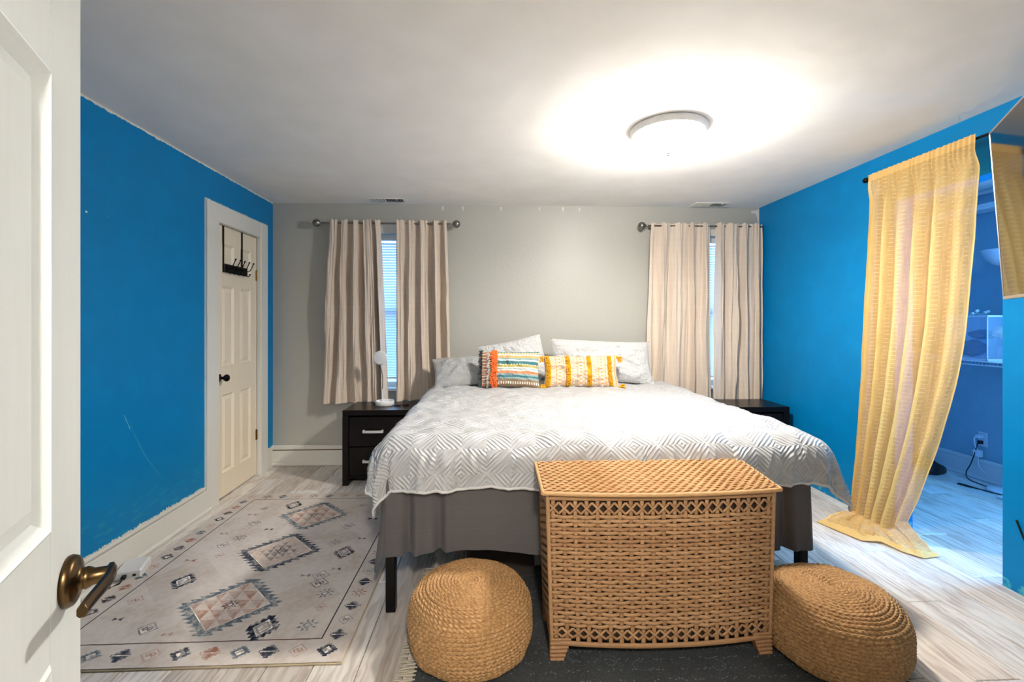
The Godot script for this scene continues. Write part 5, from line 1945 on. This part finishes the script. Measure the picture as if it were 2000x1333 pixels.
func closet_things() -> void:
	var ww: Material = mats["white_wire"]
	# lower wire shelf
	var mk := func(called: String, label: String, y: float, x0: float, z0: float, z1: float) -> void:
		var root := thing(called, label, "shelf", Vector3(4.13, y, (z0 + z1) / 2))
		var hz := (z1 - z0) / 2
		var d := 4.13 - x0
		for i in 3:
			var x: float = [-d, -d * 0.5, -0.012][i]
			obj("rail", tube_mesh([Vector3(x, 0, -hz), Vector3(x, 0, hz)], 0.004, 8), ww, root)
		obj("lip_rail", tube_mesh([Vector3(-d, -0.028, -hz), Vector3(-d, -0.028, hz)], 0.004, 8), ww, root)
		var st := new_st()
		tube(st, [Vector3(-0.010, 0.003, 0), Vector3(-d, 0.003, 0), Vector3(-d - 0.003, -0.028, 0)], 0.0022, 5)
		var cross := done(st)
		var n := int((z1 - z0) / 0.026)
		for i in n + 1:
			obj("cross_wire", cross, ww, root, Vector3(0, 0, -hz + i * (z1 - z0) / n))
		for z in [-hz * 0.6, hz * 0.7]:
			obj("brace", tube_mesh([Vector3(-d + 0.02, -0.004, z), Vector3(-0.006, -0.26, z)], 0.005, 8), ww, root)
	mk.call("wire_shelf", "white wire shelf holding the clear bin in the closet", 1.030, 3.74, -4.25, -2.85)
	mk.call("wire_shelf", "white wire shelf high up under the closet ceiling", 2.255, 3.83, -4.25, -2.85)
	# clear bin on the lower shelf
	var bin := thing("clear_bin", "clear plastic bin with white rim on the closet shelf", "storage bin", Vector3(3.915, 1.0355, -3.47))
	var clear := mat("clear_plastic", Color(0.80, 0.90, 1.0, 0.16), 0.08)
	clear.transparency = BaseMaterial3D.TRANSPARENCY_ALPHA
	var bx := 0.155
	var bz := 0.16
	for p in [[Vector3(-bx, 0, -bz), Vector3(-bx + 0.003, 0.34, bz)], [Vector3(bx - 0.003, 0, -bz), Vector3(bx, 0.34, bz)], [Vector3(-bx, 0, bz - 0.003), Vector3(bx, 0.34, bz)], [Vector3(-bx, 0, -bz), Vector3(bx, 0.34, -bz + 0.003)], [Vector3(-bx, 0, -bz), Vector3(bx, 0.003, bz)]]:
		obj("side", box_mesh(p[0], p[1]), clear, bin)
	var st := new_st()
	for y in [0.0, 0.335]:
		box(st, Vector3(-bx - 0.004, y, bz - 0.006), Vector3(bx + 0.004, y + 0.016, bz + 0.004), 0.002)
		box(st, Vector3(-bx - 0.004, y, -bz - 0.004), Vector3(-bx + 0.006, y + 0.016, bz), 0.002)
		box(st, Vector3(bx - 0.006, y, -bz), Vector3(bx + 0.004, y + 0.016, bz), 0.002)
	for s in [-1.0, 1.0]:
		box(st, Vector3(s * bx - 0.004, 0, bz - 0.004), Vector3(s * bx + 0.004, 0.345, bz + 0.004), 0.002)
	obj("rim", done(st), mats["white_plastic"], bin)
	# contents
	var lumps := [[Vector3(-0.06, 0.09, -0.04), Vector3(0.08, 0.06, 0.09), Color(0.08, 0.13, 0.22), "dark blue crumpled cloth inside the clear bin"], [Vector3(-0.03, 0.20, 0.02), Vector3(0.09, 0.035, 0.07), Color(0.10, 0.17, 0.22), "dark teal folded cloth inside the clear bin"], [Vector3(0.02, 0.215, 0.10), Vector3(0.055, 0.045, 0.04), Color(0.86, 0.72, 0.60), "pale peach crumpled cloth inside the clear bin"], [Vector3(0.09, 0.19, 0.09), Vector3(0.045, 0.05, 0.04), Color(0.86, 0.86, 0.86), "white crumpled cloth inside the clear bin"]]
	for q in lumps:
		var c: Vector3 = q[0]
		var s: Vector3 = q[1]
		var e := noise_a
		var me := sheet(28, 16, func(u: float, v: float) -> Vector3:
			var a := u * TAU
			var bta := (v - 0.5) * PI
			var dv := Vector3(cos(a) * cos(bta), sin(bta), sin(a) * cos(bta))
			return dv * s * (1.0 + 0.35 * e.get_noise_3d(dv.x * 90.0, dv.y * 90.0, dv.z * 90.0 + c.x * 900.0)), Vector2.ONE, true)
		var o := obj("crumpled_cloth", me, mat("cloth_%s" % q[3], q[2], 0.9), null, bin.position + c)
		tag(o, q[3], "cloth", "things in the clear bin")
	var tub := obj("tub", box_mesh(Vector3(-0.05, 0, -0.045), Vector3(0.05, 0.105, 0.045), 0.012), mats["white_plastic"], null, bin.position + Vector3(0.085, 0.0035, 0.095))
	tag(tub, "small white tub standing inside the clear bin", "tub", "things in the clear bin")
	# flowers on the bin rim
	var sprig := thing("artificial_sprig", "small pale artificial sprig lying on top of the clear bin", "sprig", bin.position + Vector3(-0.10, 0.352, 0.02))
	obj("stem", tube_mesh([Vector3(-0.05, 0.004, 0), Vector3(0.0, 0.012, 0.01), Vector3(0.08, 0.006, 0.0), Vector3(0.13, 0.02, -0.01)], 0.003, 6), mat("pale_stem", Color(0.55, 0.66, 0.62), 0.7), sprig)
	for c in [Vector3(-0.03, 0.014, 0.01), Vector3(0.0, 0.030, 0.012), Vector3(0.02, 0.036, 0.0), Vector3(0.085, 0.022, 0.0), Vector3(0.10, 0.030, 0.008)]:
		obj("bud", lathe_mesh([Vector2(0, -0.012), Vector2(0.011, -0.006), Vector2(0.013, 0.002), Vector2(0.007, 0.010), Vector2(0, 0.012)], 12, Transform3D(Basis(), c)), mat("pale_bud", Color(0.78, 0.80, 0.80), 0.7), sprig)
	# floor lamp with upturned bowl
	var fl := thing("floor_lamp", "white torchiere floor lamp with upturned bowl standing in the closet", "floor lamp", Vector3(4.005, 0, -3.40))
	obj("base", lathe_mesh([Vector2(0, 0), Vector2(0.105, 0), Vector2(0.108, 0.008), Vector2(0.095, 0.020), Vector2(0.05, 0.030), Vector2(0.018, 0.034), Vector2(0.012, 0.05), Vector2(0, 0.05)], 40), mats["white_plastic"], fl)
	obj("pole", tube_mesh([Vector3(0, 0.04, 0), Vector3(0, 1.80, 0)], 0.010, 12), mats["white_plastic"], fl)
	obj("bowl", lathe_mesh([Vector2(0.012, 1.775), Vector2(0.03, 1.778), Vector2(0.07, 1.795), Vector2(0.105, 1.83), Vector2(0.13, 1.880), Vector2(0.135, 1.905), Vector2(0.130, 1.905), Vector2(0.10, 1.838), Vector2(0.06, 1.805), Vector2(0, 1.795)], 40), mats["white_plastic"], fl)
	# outlet with adapter and cords
	var ot := thing("outlet", "white wall outlet on the slate grey closet wall", "outlet", Vector3(4.13, 0.345, -3.668))
	obj("plate", box_mesh(Vector3(-0.006, -0.060, -0.038), Vector3(0, 0.060, 0.038), 0.003), mats["white_plastic"], ot)
	for y in [-0.026, 0.026]:
		obj("socket", box_mesh(Vector3(-0.009, y - 0.018, -0.017), Vector3(-0.004, y + 0.018, 0.017), 0.004), mats["white_plastic"], ot)
	var pl := thing("power_adapter", "white plug with cord in the closet wall outlet", "plug", Vector3(4.12, 0.37, -3.668))
	obj("plug", box_mesh(Vector3(-0.045, -0.016, -0.018), Vector3(0, 0.016, 0.018), 0.006), mats["white_plastic"], pl)
	obj("cord", tube_mesh([Vector3(-0.040, 0, -0.012), Vector3(-0.052, -0.02, -0.016), Vector3(-0.050, -0.07, -0.014), Vector3(-0.035, -0.12, -0.004)], 0.006, 8), mats["white_plastic"], pl)
	obj("block", box_mesh(Vector3(-0.055, -0.175, -0.030), Vector3(-0.012, -0.115, 0.022), 0.006), mats["white_plastic"], pl)
	var wcord := []
	var bcord := []
	for i in 15:
		var f := i / 14.0
		wcord.append(Vector3(-0.035 - 0.03 * f, maxf(-0.17 - 0.19 * sqrt(f), -0.364), 0.0 + 0.45 * f * f))
	obj("cord", tube_mesh(wcord, 0.004, 6), mats["white_plastic"], pl)
	var bp := thing("black_cord", "black power cord running from the outlet along the closet floor", "cord", Vector3(4.12, 0.32, -3.668))
	obj("plug", box_mesh(Vector3(-0.03, -0.014, -0.014), Vector3(0, 0.014, 0.014), 0.004), mats["black_plastic"], bp)
	for q in [[-0.03, 0.0, -0.005], [-0.055, -0.10, -0.01], [-0.06, -0.20, -0.04], [-0.075, -0.27, -0.06], [-0.10, -0.312, -0.02], [-0.13, -0.315, 0.10], [-0.14, -0.316, 0.24], [-0.19, -0.316, 0.33], [-0.24, -0.316, 0.26], [-0.27, -0.316, 0.09], [-0.29, -0.316, 0.07], [-0.30, -0.316, 0.11], [-0.24, -0.316, 0.24]]:
		bcord.append(Vector3(q[0], q[1], q[2]))
	var cv := Curve3D.new()
	for i in bcord.size():
		var tn: Vector3 = (bcord[mini(i + 1, bcord.size() - 1)] - bcord[maxi(i - 1, 0)]) / 6.0
		cv.add_point(bcord[i], -tn, tn)
	cv.bake_interval = 0.02
	obj("cord", tube_mesh(Array(cv.get_baked_points()), 0.004, 6), mats["black_plastic"], bp)
	# dark shoes at the skirting
	for q in [[Vector3(3.99, 0, -4.10), 0.5, "black slip-on shoe lying against the closet baseboard"], [Vector3(3.92, 0, -3.86), 1.9, "black slip-on shoe standing beside the closet baseboard"]]:
		var sh := thing("shoe", q[2], "shoe", q[0], q[1], "dark shoes on the closet floor")
		obj("sole", sheet(20, 2, func(u: float, v: float) -> Vector3:
			var a := u * TAU
			return Vector3(cos(a) * (0.045 - 0.010 * sin(a)), v * 0.018, sin(a) * 0.125), Vector2.ONE, true), mats["black_plastic"], sh)
		obj("upper", sheet(28, 12, func(u: float, v: float) -> Vector3:
			var a := u * TAU
			var k := cos(v * PI / 2)
			var zz := sin(a) * 0.120 * (0.35 + 0.65 * k) - 0.015 * v
			return Vector3(cos(a) * 0.042 * (0.25 + 0.75 * k), 0.018 + 0.075 * sin(v * PI / 2) * (1.0 - 0.35 * sin(a)), zz), Vector2.ONE, true), mat("black_leather", Color(0.03, 0.03, 0.035), 0.4), sh)
	var wb := obj("white_charger", box_mesh(Vector3(-0.05, 0, -0.028), Vector3(0.05, 0.022, 0.028), 0.006), mats["white_plastic"], null, Vector3(3.86, 0, -3.26))
	tag(wb, "small white charger block on the closet floor beside the floor lamp", "charger")

func small_things() -> void:
	# power strip box on the floor by the entrance door
	var root := thing("power_strip", "white power outlet box on the floor against the baseboard", "power strip", Vector3(-1.905, 0, -2.50), deg_to_rad(20))
	obj("body", box_mesh(Vector3(-0.06, 0, -0.075), Vector3(0.055, 0.05, 0.075), 0.008), mats["white_plastic"], root)
	for x in [-0.018, 0.024]:
		obj("socket", box_mesh(Vector3(x - 0.007, 0.018, 0.0735), Vector3(x + 0.007, 0.030, 0.0762), 0.001), mats["black_plastic"], root)
	var pl := obj("plug", box_mesh(Vector3(-0.026, 0.016, 0.075), Vector3(-0.006, 0.034, 0.10), 0.003), mats["black_plastic"], root)
	obj("cord", tube_mesh([Vector3(-0.016, 0.024, 0.10), Vector3(-0.02, 0.016, 0.125), Vector3(-0.05, 0.006, 0.135), Vector3(-0.10, 0.005, 0.13)], 0.004, 6), mats["black_plastic"], pl)
	# boxes stored under the bed
	var c1 := thing("storage_box", "dark flat cardboard box pushed under the bed", "box", Vector3(0.02, 0, -2.62), 0.12)
	obj("body", box_mesh(Vector3(-0.17, 0, -0.25), Vector3(0.17, 0.215, 0.25), 0.004), mat("grey_card", Color(0.20, 0.17, 0.15), 0.9), c1)
	obj("flap", box_mesh(Vector3(-0.18, 0.215, -0.25), Vector3(0.18, 0.221, 0.252)), mats["grey_card"], c1)
	var c2 := thing("storage_bag", "grey checked cloth bag stored deeper under the bed", "bag", Vector3(-0.18, 0, -3.10), 0.0)
	obj("body", box_mesh(Vector3(-0.24, 0, -0.2), Vector3(0.24, 0.26, 0.2), 0.05), mat("grey_check", Color(0.42, 0.45, 0.45), 0.9), c2)
	for x in [-0.12, 0.02, 0.16]:
		obj("strap", box_mesh(Vector3(x, 0.03, 0.197), Vector3(x + 0.012, 0.235, 0.203)), mats["black_plastic"], c2)

# ------------------------------------------------------------------ all of it
func _ready() -> void:
	noise_a.seed = 1
	noise_a.frequency = 0.02
	noise_a.fractal_octaves = 3
	lens_and_light()
	materials()
	build_shell()
	ceiling_lamp()
	hall_lamp()
	vent(Vector3(-0.955, CEIL, -4.16), "white ceiling vent above the curtains beside the cupboard door", true)
	vent(Vector3(2.035, CEIL, -4.19), "white ceiling vent above the curtains beside the blue wall", false)
	build_windows()
	bed()
	comforter()
	pillows()
	nightstand(Vector3(-1.225, 0, -4.155), "dark espresso nightstand with silver handles under the round lamp")
	nightstand(Vector3(1.895, 0, -4.155), "dark espresso nightstand mostly hidden behind the comforter at the blue wall")
	nightstand_things()
	patterned_rug()
	dark_rug()
	hamper()
	poufs()
	yellow_curtain()
	television()
	closet_things()
	small_things()
